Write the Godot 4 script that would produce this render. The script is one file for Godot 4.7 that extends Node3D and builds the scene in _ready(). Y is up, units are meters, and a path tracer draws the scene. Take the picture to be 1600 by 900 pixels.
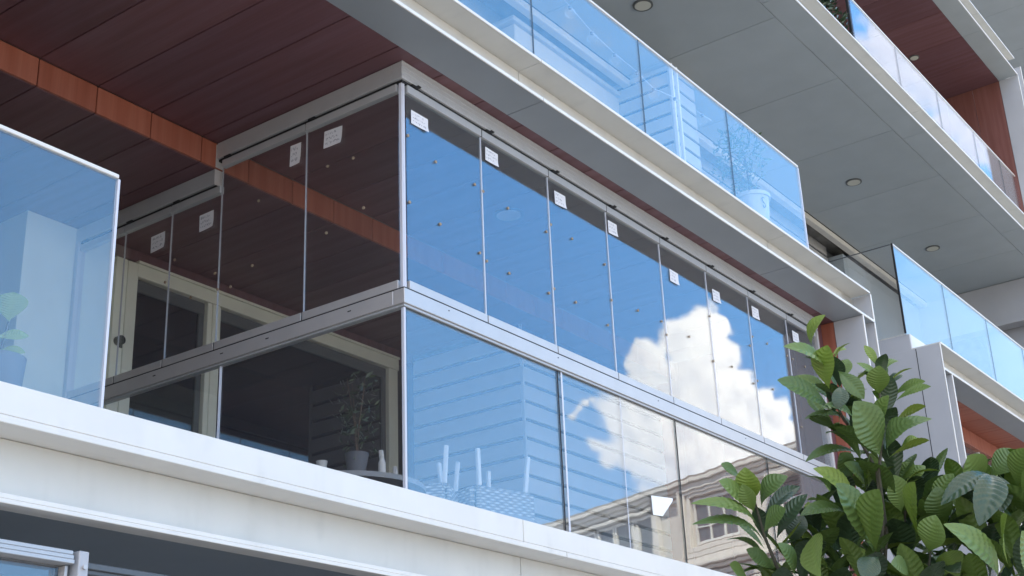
extends Node3D

var M := {}                # materials
var org := {}              # where each thing or part has its own origin
var boxes := {}            # bevelled boxes shared by size
var used := {}             # names already taken at top level
var rng := RandomNumberGenerator.new()

const PADS_FRONT := [[0.289, 1.976], [0.657, 1.970], [0.738, 1.954], [0.318, 1.589], [0.990, 1.933], [0.685, 1.531], [0.752, 1.500], [0.974, 1.492], [1.456, 1.984], [1.697, 1.966], [1.400, 1.915], [1.453, 1.537], [1.392, 1.489], [1.697, 1.518], [2.085, 1.908], [2.143, 1.665], [2.071, 1.465], [2.483, 1.689], [2.805, 1.700], [2.863, 1.614], [3.197, 1.691], [3.556, 1.954], [3.546, 1.592], [3.845, 1.623], [4.267, 1.983], [4.202, 1.890], [4.528, 1.994], [4.195, 1.574], [4.270, 1.613], [4.537, 1.608], [4.889, 1.983], [4.998, 1.983], [5.231, 1.974], [5.010, 1.396]]
const PADS_SIDE := [[-0.567, 2.025], [-0.365, 2.010], [-1.141, 1.983], [-0.284, 1.665], [-0.571, 1.596], [-1.177, 1.565], [-1.503, 1.607], [-1.360, 1.479], [-1.966, 1.676], [-1.715, 1.504], [-1.886, 1.807], [-1.473, 1.493]]
# leaves that can be told apart: foot, tip, width, tone, shape
const LEAVES := [
	[-1.610, -0.404, 2.956, -1.669, -0.325, 3.024, 0.065, 2, 5],
	[-1.587, -0.471, 2.955, -1.783, -0.431, 2.931, 0.057, 0, 4],
	[-1.613, -0.527, 2.983, -1.688, -0.424, 3.026, 0.068, 2, 0],
	[-1.553, -0.575, 2.954, -1.812, -0.534, 2.913, 0.049, 1, 3],
	[-1.512, -0.540, 2.944, -1.619, -0.468, 2.880, 0.043, 0, 2],
	[-1.500, -0.391, 2.959, -1.443, -0.362, 2.985, 0.018, 2, 2],
	[-1.517, -0.481, 2.979, -1.479, -0.406, 2.999, 0.037, 0, 3],
	[-1.570, -0.467, 3.000, -1.568, -0.567, 3.065, 0.046, 1, 2],
	[-1.602, -0.525, 3.011, -1.636, -0.601, 3.007, 0.042, 3, 4],
	[-1.497, -0.500, 3.014, -1.540, -0.565, 2.995, 0.031, 3, 2],
	[-1.483, -0.457, 3.089, -1.515, -0.389, 3.068, 0.023, 2, 1],
	[-1.510, -0.544, 3.091, -1.573, -0.480, 3.126, 0.052, 0, 3],
	[-1.472, -0.505, 3.077, -1.555, -0.450, 3.052, 0.031, 0, 4],
	[-1.430, -0.456, 3.083, -1.377, -0.414, 3.116, 0.026, 0, 4],
	[-1.415, -0.497, 3.087, -1.365, -0.451, 3.114, 0.028, 3, 2],
	[-1.444, -0.555, 3.110, -1.463, -0.541, 3.229, 0.033, 0, 0],
	[-1.404, -0.524, 3.094, -1.426, -0.510, 3.203, 0.030, 0, 0],
	[-1.526, -0.658, 3.104, -1.590, -0.578, 3.147, 0.051, 0, 4],
	[-1.566, -0.738, 3.085, -1.712, -0.612, 3.089, 0.095, 1, 1],
	[-1.469, -0.695, 3.079, -1.488, -0.643, 3.226, 0.046, 1, 5],
	[-1.510, -0.732, 3.092, -1.595, -0.669, 3.209, 0.068, 1, 4],
	[-1.412, -0.683, 3.097, -1.396, -0.671, 3.151, 0.027, 2, 4],
	[-1.521, -0.617, 3.002, -1.653, -0.584, 2.978, 0.042, 1, 4],
	[-1.486, -0.598, 2.965, -1.623, -0.604, 2.899, 0.033, 1, 4],
	[-1.449, -0.696, 2.987, -1.599, -0.723, 2.875, 0.050, 1, 2],
	[-1.465, -0.617, 3.004, -1.497, -0.514, 3.002, 0.043, 1, 1],
	[-1.760, -0.774, 2.743, -1.835, -0.745, 2.724, 0.030, 1, 3],
	[-1.733, -0.836, 2.765, -1.802, -0.759, 2.782, 0.068, 2, 2],
	[-1.725, -0.874, 2.760, -1.873, -0.803, 2.732, 0.063, 0, 3],
	[-1.720, -0.858, 2.780, -1.746, -0.793, 2.882, 0.054, 1, 4],
	[-1.716, -0.917, 2.759, -1.943, -0.869, 2.675, 0.048, 0, 4],
	[-1.701, -0.963, 2.769, -1.933, -0.924, 2.668, 0.049, 1, 4],
	[-1.668, -0.888, 2.754, -1.594, -0.789, 2.847, 0.042, 3, 2],
	[-1.751, -0.938, 2.794, -1.779, -0.890, 2.880, 0.051, 1, 0],
	[-1.689, -0.945, 2.802, -1.715, -0.846, 2.921, 0.048, 3, 1],
	[-1.578, -0.950, 2.799, -1.576, -0.871, 2.840, 0.057, 3, 4],
	[-1.772, -0.878, 2.780, -1.841, -0.815, 2.787, 0.040, 0, 1],
	[-1.533, -0.995, 3.015, -1.734, -0.835, 3.015, 0.081, 1, 3],
	[-1.575, -1.005, 3.042, -1.732, -0.872, 3.134, 0.084, 0, 0],
	[-1.447, -0.956, 3.122, -1.564, -0.830, 3.175, 0.083, 2, 0],
	[-1.525, -1.017, 3.171, -1.578, -0.933, 3.223, 0.074, 0, 2],
	[-1.460, -1.105, 3.322, -1.661, -0.978, 3.267, 0.077, 0, 4],
	[-1.457, -1.067, 3.356, -1.568, -0.961, 3.409, 0.077, 2, 0],
	[-1.224, -0.803, 3.247, -1.344, -0.729, 3.263, 0.091, 0, 3],
	[-1.221, -0.772, 3.282, -1.213, -0.706, 3.366, 0.072, 1, 2],
	[-1.428, -0.794, 2.976, -1.532, -0.716, 3.044, 0.066, 0, 1],
	[-1.433, -0.786, 2.968, -1.555, -0.737, 2.972, 0.058, 0, 4],
	[-1.520, -0.882, 2.970, -1.676, -0.767, 2.929, 0.075, 2, 2],
	[-1.529, -0.874, 2.949, -1.670, -0.891, 2.870, 0.045, 1, 2],
	[-1.715, -1.082, 2.931, -1.827, -0.985, 2.974, 0.086, 0, 1],
	[-1.317, -0.788, 3.305, -1.491, -0.964, 3.307, 0.076, 3, 4],
	[-1.266, -0.779, 3.303, -1.384, -0.914, 3.344, 0.066, 3, 1],
	[-1.270, -0.777, 3.292, -1.438, -0.879, 3.194, 0.058, 3, 4],
	[-1.347, -0.785, 3.050, -1.345, -0.718, 3.104, 0.051, 0, 4],
	[-1.292, -0.782, 3.054, -1.286, -0.720, 3.116, 0.044, 0, 4],
	[-1.256, -0.854, 3.111, -1.255, -0.751, 3.186, 0.048, 0, 0],
	[-1.359, -0.729, 2.912, -1.429, -0.670, 2.914, 0.060, 0, 3],
	[-1.381, -0.865, 3.057, -1.451, -0.771, 3.076, 0.058, 0, 3],
	[-1.286, -0.894, 3.155, -1.358, -0.804, 3.162, 0.071, 1, 4],
	[-1.241, -0.818, 3.359, -1.302, -0.727, 3.412, 0.067, 0, 3],
	[-1.747, -1.068, 2.865, -1.820, -0.988, 2.863, 0.061, 1, 4],
	[-1.637, -1.022, 2.759, -1.723, -0.970, 2.720, 0.041, 1, 3],
	[-1.429, -0.939, 2.892, -1.506, -0.911, 2.854, 0.062, 3, 0],
	[-1.583, -1.085, 3.125, -1.649, -1.056, 3.105, 0.055, 1, 2],
	[-1.534, -1.120, 3.422, -1.646, -1.025, 3.459, 0.072, 0, 3],
	[-1.490, -1.097, 3.232, -1.603, -1.039, 3.243, 0.063, 0, 1],
	[-1.618, -1.028, 3.060, -1.675, -1.082, 3.027, 0.055, 3, 1],
	[-1.521, -1.031, 3.175, -1.539, -1.088, 3.250, 0.048, 3, 0],
	[-1.712, -1.051, 2.709, -1.783, -1.017, 2.694, 0.044, 0, 3],
	[-1.275, -0.883, 3.376, -1.373, -0.815, 3.463, 0.066, 0, 0],
]
const BRANCHES := [
	[[-1.607, -0.408, 2.960], [-1.565, -0.522, 2.966], [-1.525, -0.599, 2.978], [-1.529, -0.677, 3.022], [-1.516, -0.765, 3.053], [-1.486, -0.915, 3.037], [-1.469, -1.105, 2.987]],
	[[-1.511, -0.541, 3.092], [-1.505, -0.637, 3.087], [-1.538, -0.724, 3.080], [-1.521, -0.777, 3.059], [-1.462, -0.930, 3.035], [-1.445, -1.103, 2.993]],
	[[-1.733, -0.832, 2.765], [-1.719, -0.886, 2.768], [-1.704, -0.942, 2.772], [-1.662, -1.019, 2.779], [-1.606, -1.112, 2.791]],
	[[-1.530, -0.995, 3.021], [-1.522, -1.044, 3.018], [-1.513, -1.129, 3.002]],
	[[-1.477, -1.009, 3.158], [-1.472, -1.073, 3.139], [-1.442, -1.151, 3.097]],
	[[-1.413, -1.082, 3.317], [-1.359, -1.182, 3.270]],
	[[-1.250, -0.778, 3.285], [-1.205, -0.870, 3.260], [-1.183, -1.152, 3.170]],
	[[-1.320, -0.789, 3.064], [-1.275, -0.935, 3.008], [-1.260, -1.115, 2.964]],
	[[-1.696, -1.071, 2.928], [-1.656, -1.167, 2.908]],
]
# looser shoots deeper in the crown: place, axis, leaves, length, seed
const SHOOTS := [
	[-1.485, -0.628, 3.001, -0.1, 1.0, 0.1, 5, 0.15, 1],
	[-1.508, -0.558, 2.940, -0.3, 1.0, 0.0, 5, 0.15, 2],
	[-1.504, -0.684, 3.083, 0.2, 1.0, 0.1, 6, 0.16, 3],
	[-1.650, -0.931, 2.748, -0.1, 1.0, 0.0, 5, 0.14, 4],
	[-1.404, -0.756, 3.063, 0.1, 1.0, 0.0, 7, 0.18, 5],
	[-1.515, -0.488, 2.977, -0.2, 1.0, 0.1, 5, 0.14, 6],
	[-1.475, -0.662, 3.002, 0.0, 1.0, 0.0, 5, 0.15, 7],
	[-1.445, -0.593, 3.076, 0.2, 1.0, 0.0, 5, 0.15, 8],
	[-1.473, -0.485, 3.092, 0.0, 1.0, 0.0, 6, 0.10, 9],
	[-1.527, -0.407, 2.961, -0.1, 1.0, 0.0, 4, 0.09, 10],
	[-1.514, -1.001, 2.792, 0.0, 1.0, 0.2, 10, 0.22, 11],
	[-1.425, -0.940, 2.900, 0.1, 1.0, 0.0, 12, 0.23, 12],
	[-1.325, -0.944, 3.016, 0.0, 1.0, 0.1, 12, 0.23, 13],
	[-1.234, -0.929, 3.130, 0.0, 1.0, 0.0, 12, 0.23, 14],
	[-1.242, -0.985, 3.237, 0.1, 1.0, 0.0, 12, 0.23, 15],
	[-1.131, -0.871, 3.333, 0.0, 1.0, 0.2, 12, 0.22, 16],
	[-1.188, -0.808, 3.023, 0.0, 1.0, 0.0, 11, 0.21, 17],
	[-1.096, -0.803, 3.140, 0.0, 1.0, 0.0, 11, 0.22, 18],
	[-1.336, -1.050, 3.347, 0.0, 1.0, 0.0, 11, 0.23, 19],
	[-1.487, -1.067, 2.958, 0.0, 1.0, 0.0, 11, 0.22, 20],
	[-1.467, -1.123, 3.129, 0.0, 1.0, 0.0, 11, 0.23, 21],
	[-1.582, -1.084, 2.733, 0.0, 1.0, 0.0, 9, 0.20, 22],
	[-1.163, -0.838, 3.441, 0.1, 1.0, 0.2, 11, 0.22, 23],
	[-1.415, -1.170, 3.264, 0.0, 1.0, 0.0, 11, 0.23, 24],
	[-1.119, -1.005, 3.486, 0.0, 1.0, 0.0, 9, 0.22, 25],
	[-1.273, -0.768, 2.826, -0.1, 1.0, 0.0, 9, 0.18, 26],
	[-1.225, -0.780, 2.940, 0.0, 1.0, 0.0, 11, 0.20, 27],
	[-1.480, -1.086, 2.835, 0.0, 1.0, 0.0, 11, 0.22, 28],
	[-1.062, -0.798, 3.257, 0.0, 1.0, 0.0, 11, 0.21, 29],
	[-1.405, -1.101, 3.015, 0.0, 1.0, 0.1, 10, 0.22, 30],
	[-1.345, -1.116, 3.177, 0.0, 1.0, 0.1, 10, 0.22, 31],
	[-1.376, -0.877, 2.785, -0.2, 1.0, 0.0, 9, 0.19, 32],
	[-1.089, -0.735, 3.047, 0.0, 1.0, 0.0, 8, 0.17, 33],
]

# ------------------------------------------------------------------ naming
func numbered(called: String) -> String:
	var n: int = used.get(called, 0)
	used[called] = n + 1
	return called if n == 0 else "%s_%03d" % [called, n]

func tag(o: Node, label: String, category: String, group := "") -> void:
	o.set_meta("label", label)
	o.set_meta("category", category)
	if group != "":
		o.set_meta("group", group)

func thing(called: String, label: String, category: String, at := Vector3.ZERO, group := "") -> Node3D:
	var o := Node3D.new()
	o.name = numbered(called)
	add_child(o)
	o.position = at
	org[o] = at
	tag(o, label, category, group)
	return o

func mesh_part(parent: Node3D, called: String, mesh: Mesh, mat: Material, at: Vector3) -> MeshInstance3D:
	var o := MeshInstance3D.new()
	o.name = called
	o.mesh = mesh
	o.material_override = mat
	parent.add_child(o, true)
	o.position = at - (org.get(parent, Vector3.ZERO) as Vector3)
	org[o] = at
	return o

# ------------------------------------------------------------------ shapes
func quad(st: SurfaceTool, a: Vector3, b: Vector3, c: Vector3, d: Vector3, n: Vector3) -> void:
	var p := [a, b, c, d]
	if (b - a).cross(c - a).dot(n) > 0.0:
		p = [a, d, c, b]
	for i in [0, 1, 2, 0, 2, 3]:
		st.set_normal(n)
		st.add_vertex(p[i])

func tri(st: SurfaceTool, a: Vector3, b: Vector3, c: Vector3, n: Vector3) -> void:
	var p := [a, b, c]
	if (b - a).cross(c - a).dot(n) > 0.0:
		p = [a, c, b]
	for i in 3:
		st.set_normal(n)
		st.add_vertex(p[i])

func bev(size: Vector3, r: float) -> ArrayMesh:
	var key := "%.4f %.4f %.4f %.4f" % [size.x, size.y, size.z, r]
	if boxes.has(key):
		return boxes[key]
	var st := SurfaceTool.new()
	st.begin(Mesh.PRIMITIVE_TRIANGLES)
	var h := size / 2.0
	r = minf(r, 0.45 * minf(size.x, minf(size.y, size.z)))
	var g := h - Vector3(r, r, r)
	for axis in 3:
		var u := (axis + 1) % 3
		var v := (axis + 2) % 3
		for s: float in [-1.0, 1.0]:
			var n := Vector3.ZERO
			n[axis] = s
			var c: Array[Vector3] = []
			for k: Array in [[-1, -1], [1, -1], [1, 1], [-1, 1]]:
				var p := Vector3.ZERO
				p[axis] = s * h[axis]
				p[u] = k[0] * g[u]
				p[v] = k[1] * g[v]
				c.append(p)
			quad(st, c[0], c[1], c[2], c[3], n)
		if r > 0.0:
			for su: float in [-1.0, 1.0]:
				for sv: float in [-1.0, 1.0]:
					var n2 := Vector3.ZERO
					n2[u] = su
					n2[v] = sv
					var e: Array[Vector3] = []
					for k: Array in [[-1, 0], [1, 0], [1, 1], [-1, 1]]:
						var p := Vector3.ZERO
						p[axis] = k[0] * g[axis]
						p[u] = su * (h[u] if k[1] == 0 else g[u])
						p[v] = sv * (g[v] if k[1] == 0 else h[v])
						e.append(p)
					quad(st, e[0], e[1], e[2], e[3], n2.normalized())
	if r > 0.0:
		for sx: float in [-1.0, 1.0]:
			for sy: float in [-1.0, 1.0]:
				for sz: float in [-1.0, 1.0]:
					tri(st, Vector3(sx * h.x, sy * g.y, sz * g.z), Vector3(sx * g.x, sy * h.y, sz * g.z), Vector3(sx * g.x, sy * g.y, sz * h.z), Vector3(sx, sy, sz).normalized())
	var m := st.commit()
	boxes[key] = m
	return m

# a bevelled box from corner a to corner b, a part of its own
func bx(parent: Node3D, called: String, a: Vector3, b: Vector3, mat: Material, r := 0.003) -> MeshInstance3D:
	return mesh_part(parent, called, bev((b - a).abs(), r), mat, (a + b) / 2.0)

func drum(parent: Node3D, called: String, at: Vector3, radius: float, height: float, axis: Vector3, mat: Material, top := -1.0, sides := 20) -> MeshInstance3D:
	var c := CylinderMesh.new()
	c.bottom_radius = radius
	c.top_radius = radius if top < 0.0 else top
	c.height = height
	c.radial_segments = sides
	c.rings = 1
	var o := mesh_part(parent, called, c, mat, at)
	if absf(axis.z) > 0.5:
		o.rotation.x = PI / 2
	elif absf(axis.x) > 0.5:
		o.rotation.z = PI / 2
	return o

func tube(points: Array[Vector3], radii: Array[float], sides := 8) -> ArrayMesh:
	var st := SurfaceTool.new()
	st.begin(Mesh.PRIMITIVE_TRIANGLES)
	st.set_smooth_group(0)
	var rings: Array = []
	for i in points.size():
		var d := (points[mini(i + 1, points.size() - 1)] - points[maxi(i - 1, 0)]).normalized()
		var u := d.cross(Vector3(0.31, 0.2, 0.93)).normalized()
		var v := d.cross(u)
		var ring: Array[Vector3] = []
		for k in sides:
			var a := TAU * k / sides
			ring.append(points[i] + (u * cos(a) + v * sin(a)) * radii[i])
		rings.append(ring)
	for i in points.size() - 1:
		for k in sides:
			var k2 := (k + 1) % sides
			for p: Vector3 in [rings[i][k], rings[i + 1][k], rings[i + 1][k2], rings[i][k], rings[i + 1][k2], rings[i][k2]]:
				st.add_vertex(p)
	st.generate_normals()
	return st.commit()

# ------------------------------------------------------------------ materials
func mat(called: String, lin: Color, rough: float, metal := 0.0, spec := 0.5) -> StandardMaterial3D:
	var m := StandardMaterial3D.new()
	m.resource_name = called
	m.albedo_color = lin.linear_to_srgb()
	m.roughness = rough
	m.metallic = metal
	m.metallic_specular = spec
	M[called] = m
	return m

func speckle(freq: float, low: float, high: float, seed_no: int, octaves := 4) -> ImageTexture:
	var n := FastNoiseLite.new()
	n.seed = seed_no
	n.frequency = freq
	n.fractal_octaves = octaves
	var im := n.get_seamless_image(256, 256)
	im.convert(Image.FORMAT_RGB8)
	for y in 256:
		for x in 256:
			var v := lerpf(low, high, im.get_pixel(x, y).r)
			im.set_pixel(x, y, Color(v, v, v))
	return ImageTexture.create_from_image(im)

# faint runs of dust down painted metal
func rain_streaks() -> ImageTexture:
	var n := FastNoiseLite.new()
	n.seed = 5
	n.frequency = 0.03
	n.fractal_octaves = 4
	var f := n.get_seamless_image(256, 256)
	var g := FastNoiseLite.new()
	g.seed = 8
	g.frequency = 0.02
	var f2 := g.get_seamless_image(256, 256)
	var im := Image.create(256, 256, false, Image.FORMAT_RGB8)
	for y in 256:
		for x in 256:
			var run := smooth(0.5, 0.95, f.get_pixel(x, int(y * 0.125)).r) * smooth(0.3, 0.7, f2.get_pixel(x, y).r)
			var v := 0.985 - 0.035 * run - 0.03 * f2.get_pixel(y, x).r
			im.set_pixel(x, y, Color(v, v * 0.995, v * 0.98))
	return ImageTexture.create_from_image(im)

func wear(m: StandardMaterial3D, tex: Texture2D, scale: float, rough_tex: Texture2D = null) -> void:
	m.albedo_texture = tex
	m.uv1_triplanar = true
	m.uv1_world_triplanar = true
	m.uv1_scale = Vector3(scale, scale, scale)
	if rough_tex:
		m.roughness_texture = rough_tex

func wood_texture(seed_no: int) -> ImageTexture:
	var n := FastNoiseLite.new()
	n.seed = seed_no
	n.frequency = 0.012
	n.fractal_octaves = 3
	var fine := FastNoiseLite.new()
	fine.seed = seed_no + 7
	fine.frequency = 0.05
	fine.fractal_octaves = 2
	var im := Image.create(256, 512, false, Image.FORMAT_RGB8)
	for y in 512:
		for x in 256:
			# the torus wrap keeps the sheet seamless across x
			var a := TAU * x / 256.0
			var cx := cos(a) * 120.0
			var cy := sin(a) * 120.0
			var fy: float = absf(y - 256.0)
			var grain := n.get_noise_3d(cx * 2.2, cy * 2.2, fy * 0.22)
			var pore := fine.get_noise_3d(cx * 3.5, cy * 3.5, fy * 0.12)
			var v := 0.9 + 0.07 * grain + 0.05 * pore
			im.set_pixel(x, y, Color(v, v * (0.97 + 0.06 * grain), v * (0.95 + 0.1 * grain)))
	return ImageTexture.create_from_image(im)

# the gentle waviness of toughened glass, in fractions of a degree
func glass_waves() -> ImageTexture:
	var n := FastNoiseLite.new()
	n.seed = 61
	n.frequency = 0.022
	n.fractal_octaves = 2
	var f := n.get_seamless_image(128, 128)
	f.convert(Image.FORMAT_RF)
	var im := Image.create(128, 128, false, Image.FORMAT_RGBF)
	for y in 128:
		for x in 128:
			var dx := f.get_pixel((x + 1) % 128, y).r - f.get_pixel(x, y).r
			var dy := f.get_pixel(x, (y + 1) % 128).r - f.get_pixel(x, y).r
			im.set_pixel(x, y, Color(0.5 + 0.009 * dx, 0.5 + 0.009 * dy, 1.0))
	return ImageTexture.create_from_image(im)

func glass(called: String, share: float, tint: Color) -> StandardMaterial3D:
	var m := mat(called, tint, 0.0, 1.0)
	if not M.has("waves"):
		M["waves"] = glass_waves()
	m.normal_enabled = true
	m.normal_texture = M["waves"]
	m.uv1_triplanar = true
	m.uv1_world_triplanar = true
	m.uv1_scale = Vector3(0.7, 0.7, 0.7)
	m.albedo_color.a = share
	m.transparency = BaseMaterial3D.TRANSPARENCY_ALPHA
	m.cull_mode = BaseMaterial3D.CULL_DISABLED
	m.albedo_texture = M["white_texture"]
	return m

func make_materials() -> void:
	var one := Image.create(4, 4, false, Image.FORMAT_RGBA8)
	one.fill(Color.WHITE)
	M["white_texture"] = ImageTexture.create_from_image(one)
	var soft := speckle(0.02, 0.96, 1.0, 3)
	var streak := rain_streaks()
	wear(mat("white_aluminium", Color(0.79, 0.768, 0.742), 0.38), streak, 0.45)
	wear(mat("white_channel", Color(0.69, 0.68, 0.65), 0.5), streak, 0.5)
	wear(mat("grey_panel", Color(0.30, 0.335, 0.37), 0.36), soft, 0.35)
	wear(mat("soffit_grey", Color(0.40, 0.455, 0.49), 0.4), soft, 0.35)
	wear(mat("soffit_grey_b", Color(0.385, 0.44, 0.475), 0.42), soft, 0.3)
	wear(mat("side_panel", Color(0.50, 0.50, 0.52), 0.4), soft, 0.35)
	wear(mat("ground_grey", Color(0.30, 0.335, 0.37), 0.5), soft, 0.4)
	wear(mat("track_aluminium", Color(0.52, 0.53, 0.545), 0.4, 0.2), soft, 0.8)
	wear(mat("pale_aluminium", Color(0.57, 0.545, 0.535), 0.35, 0.25), soft, 0.8)
	mat("black_rubber", Color(0.012, 0.012, 0.014), 0.6)
	mat("side_seal", Color(0.34, 0.35, 0.38), 0.3)
	mat("clear_seal", Color(0.62, 0.63, 0.70), 0.25)
	wear(mat("cream_frame", Color(0.80, 0.82, 0.70), 0.45), soft, 0.8)
	wear(mat("cream_render", Color(0.66, 0.72, 0.64), 0.8), streak, 0.6)
	mat("sash_grey", Color(0.10, 0.11, 0.12), 0.45)
	var dp := mat("dark_pane", Color(0.014, 0.018, 0.03), 0.03, 0.0, 0.7)
	dp.clearcoat_enabled = true
	dp.clearcoat = 1.0
	dp.clearcoat_roughness = 0.02
	wear(mat("siding", Color(0.52, 0.53, 0.54), 0.55), soft, 0.7)
	mat("siding_gap", Color(0.03, 0.033, 0.036), 0.7)
	wear(mat("concrete", Color(0.32, 0.31, 0.30), 0.85), speckle(0.03, 0.8, 1.0, 11), 0.5)
	wear(mat("asphalt", Color(0.06, 0.06, 0.062), 0.9), speckle(0.08, 0.7, 1.0, 12), 0.8)
	wear(mat("paving", Color(0.50, 0.46, 0.41), 0.85), speckle(0.05, 0.75, 1.0, 13), 0.6)
	wear(mat("floor_tile", Color(0.11, 0.108, 0.105), 0.5), soft, 0.6)
	mat("cork", Color(0.33, 0.25, 0.18), 0.85)
	mat("lamp_ring", Color(0.10, 0.11, 0.11), 0.4)
	mat("lamp_lens", Color(0.55, 0.56, 0.5), 0.5)
	mat("steel", Color(0.5, 0.5, 0.5), 0.3, 0.8)
	mat("white_paint", Color(0.78, 0.78, 0.77), 0.5)
	for k in 4:
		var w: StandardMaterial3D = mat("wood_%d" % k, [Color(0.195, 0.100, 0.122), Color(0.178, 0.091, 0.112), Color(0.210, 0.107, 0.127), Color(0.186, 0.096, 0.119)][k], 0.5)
		wear(w, M["wood_tex"] if M.has("wood_tex") else wood_texture(21), 0.55)
		M["wood_tex"] = w.albedo_texture
		w.uv1_offset = Vector3(0.23 * k, 0.41 * k, 0.37 * k)
	for k in 2:
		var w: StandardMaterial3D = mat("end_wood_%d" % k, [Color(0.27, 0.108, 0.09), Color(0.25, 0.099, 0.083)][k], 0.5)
		wear(w, M["wood_tex"], 0.6)
	for k in 2:
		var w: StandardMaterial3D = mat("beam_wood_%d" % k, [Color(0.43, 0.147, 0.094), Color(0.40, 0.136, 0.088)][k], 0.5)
		wear(w, M["wood_tex"], 0.6)
		w.uv1_offset = Vector3(0.31 * k, 0.2 * k, 0.11 * k)
	# clear panes mirror more the flatter they are looked at; the films inside them are thinly metallised or tinted
	var cg := mat("clear_glass", Color(1, 1, 1), 0.0)
	cg.albedo_color.a = 0.02
	cg.transparency = BaseMaterial3D.TRANSPARENCY_ALPHA
	cg.cull_mode = BaseMaterial3D.CULL_DISABLED
	cg.normal_enabled = true
	cg.normal_texture = glass_waves()
	cg.uv1_triplanar = true
	cg.uv1_world_triplanar = true
	cg.uv1_scale = Vector3(0.7, 0.7, 0.7)
	M["waves"] = cg.normal_texture
	glass("upper_film", 0.25, Color(0.26, 0.32, 0.385))
	glass("lower_film", 0.11, Color(0.62, 0.70, 0.76))
	glass("rail_film", 0.06, Color(0.85, 0.95, 1.0))
	glass("left_film", 0.045, Color(0.80, 0.95, 1.0))
	# the far house
	wear(mat("house_render", Color(0.66, 0.655, 0.65), 0.85), streak, 0.3)
	wear(mat("house_trim", Color(0.74, 0.73, 0.715), 0.7), streak, 0.5)
	mat("house_pane", Color(0.10, 0.13, 0.16), 0.05)
	mat("house_frame", Color(0.72, 0.72, 0.70), 0.5)
	# plants
	for k in 4:
		var l: StandardMaterial3D = mat("leaf_%d" % k, [Color(0.145, 0.215, 0.052), Color(0.100, 0.162, 0.044), Color(0.21, 0.285, 0.06), Color(0.048, 0.082, 0.042)][k], [0.48, 0.46, 0.5, 0.32][k])
		l.vertex_color_use_as_albedo = true
		l.cull_mode = BaseMaterial3D.CULL_DISABLED
		l.backlight_enabled = true
		l.backlight = [Color(0.42, 0.5, 0.16), Color(0.36, 0.44, 0.16), Color(0.5, 0.56, 0.14), Color(0.2, 0.26, 0.12)][k]
	wear(mat("bark", Color(0.14, 0.095, 0.07), 0.9), speckle(0.05, 0.6, 1.0, 17), 3.0)
	wear(mat("young_stem", Color(0.10, 0.09, 0.06), 0.8), speckle(0.05, 0.7, 1.0, 18), 4.0)
	mat("terracotta_grey", Color(0.10, 0.11, 0.13), 0.6)
	mat("ceramic", Color(0.52, 0.52, 0.51), 0.25)
	mat("soil", Color(0.03, 0.02, 0.015), 0.95)
	mat("table_grey", Color(0.22, 0.23, 0.24), 0.4)
	var weave := Image.create(64, 64, false, Image.FORMAT_RGB8)
	for y in 64:
		for x in 64:
			var row := y / 8
			var strand := sin((x / 32.0 + 0.5 * (row % 2)) * TAU) * 0.5 + 0.5
			var across := sin((y % 8) / 8.0 * PI)
			var v := clampf(0.45 + 0.55 * strand * across, 0.0, 1.0)
			weave.set_pixel(x, y, Color(v, v, v))
	var wk := mat("wicker", Color(0.72, 0.72, 0.70), 0.6)
	wear(wk, ImageTexture.create_from_image(weave), 7.0)

# ------------------------------------------------------------------ the sky
func smooth(a: float, b: float, x: float) -> float:
	var t := clampf((x - a) / (b - a), 0.0, 1.0)
	return t * t * (3.0 - 2.0 * t)

func clear_sky(el: float) -> Color:
	if el < 0.0:
		return Color(0.24, 0.24, 0.24)
	var t := pow(sin(deg_to_rad(el)), 0.42)
	return Color(0.46, 0.71, 0.94).lerp(Color(0.03, 0.31, 0.80), t)

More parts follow.
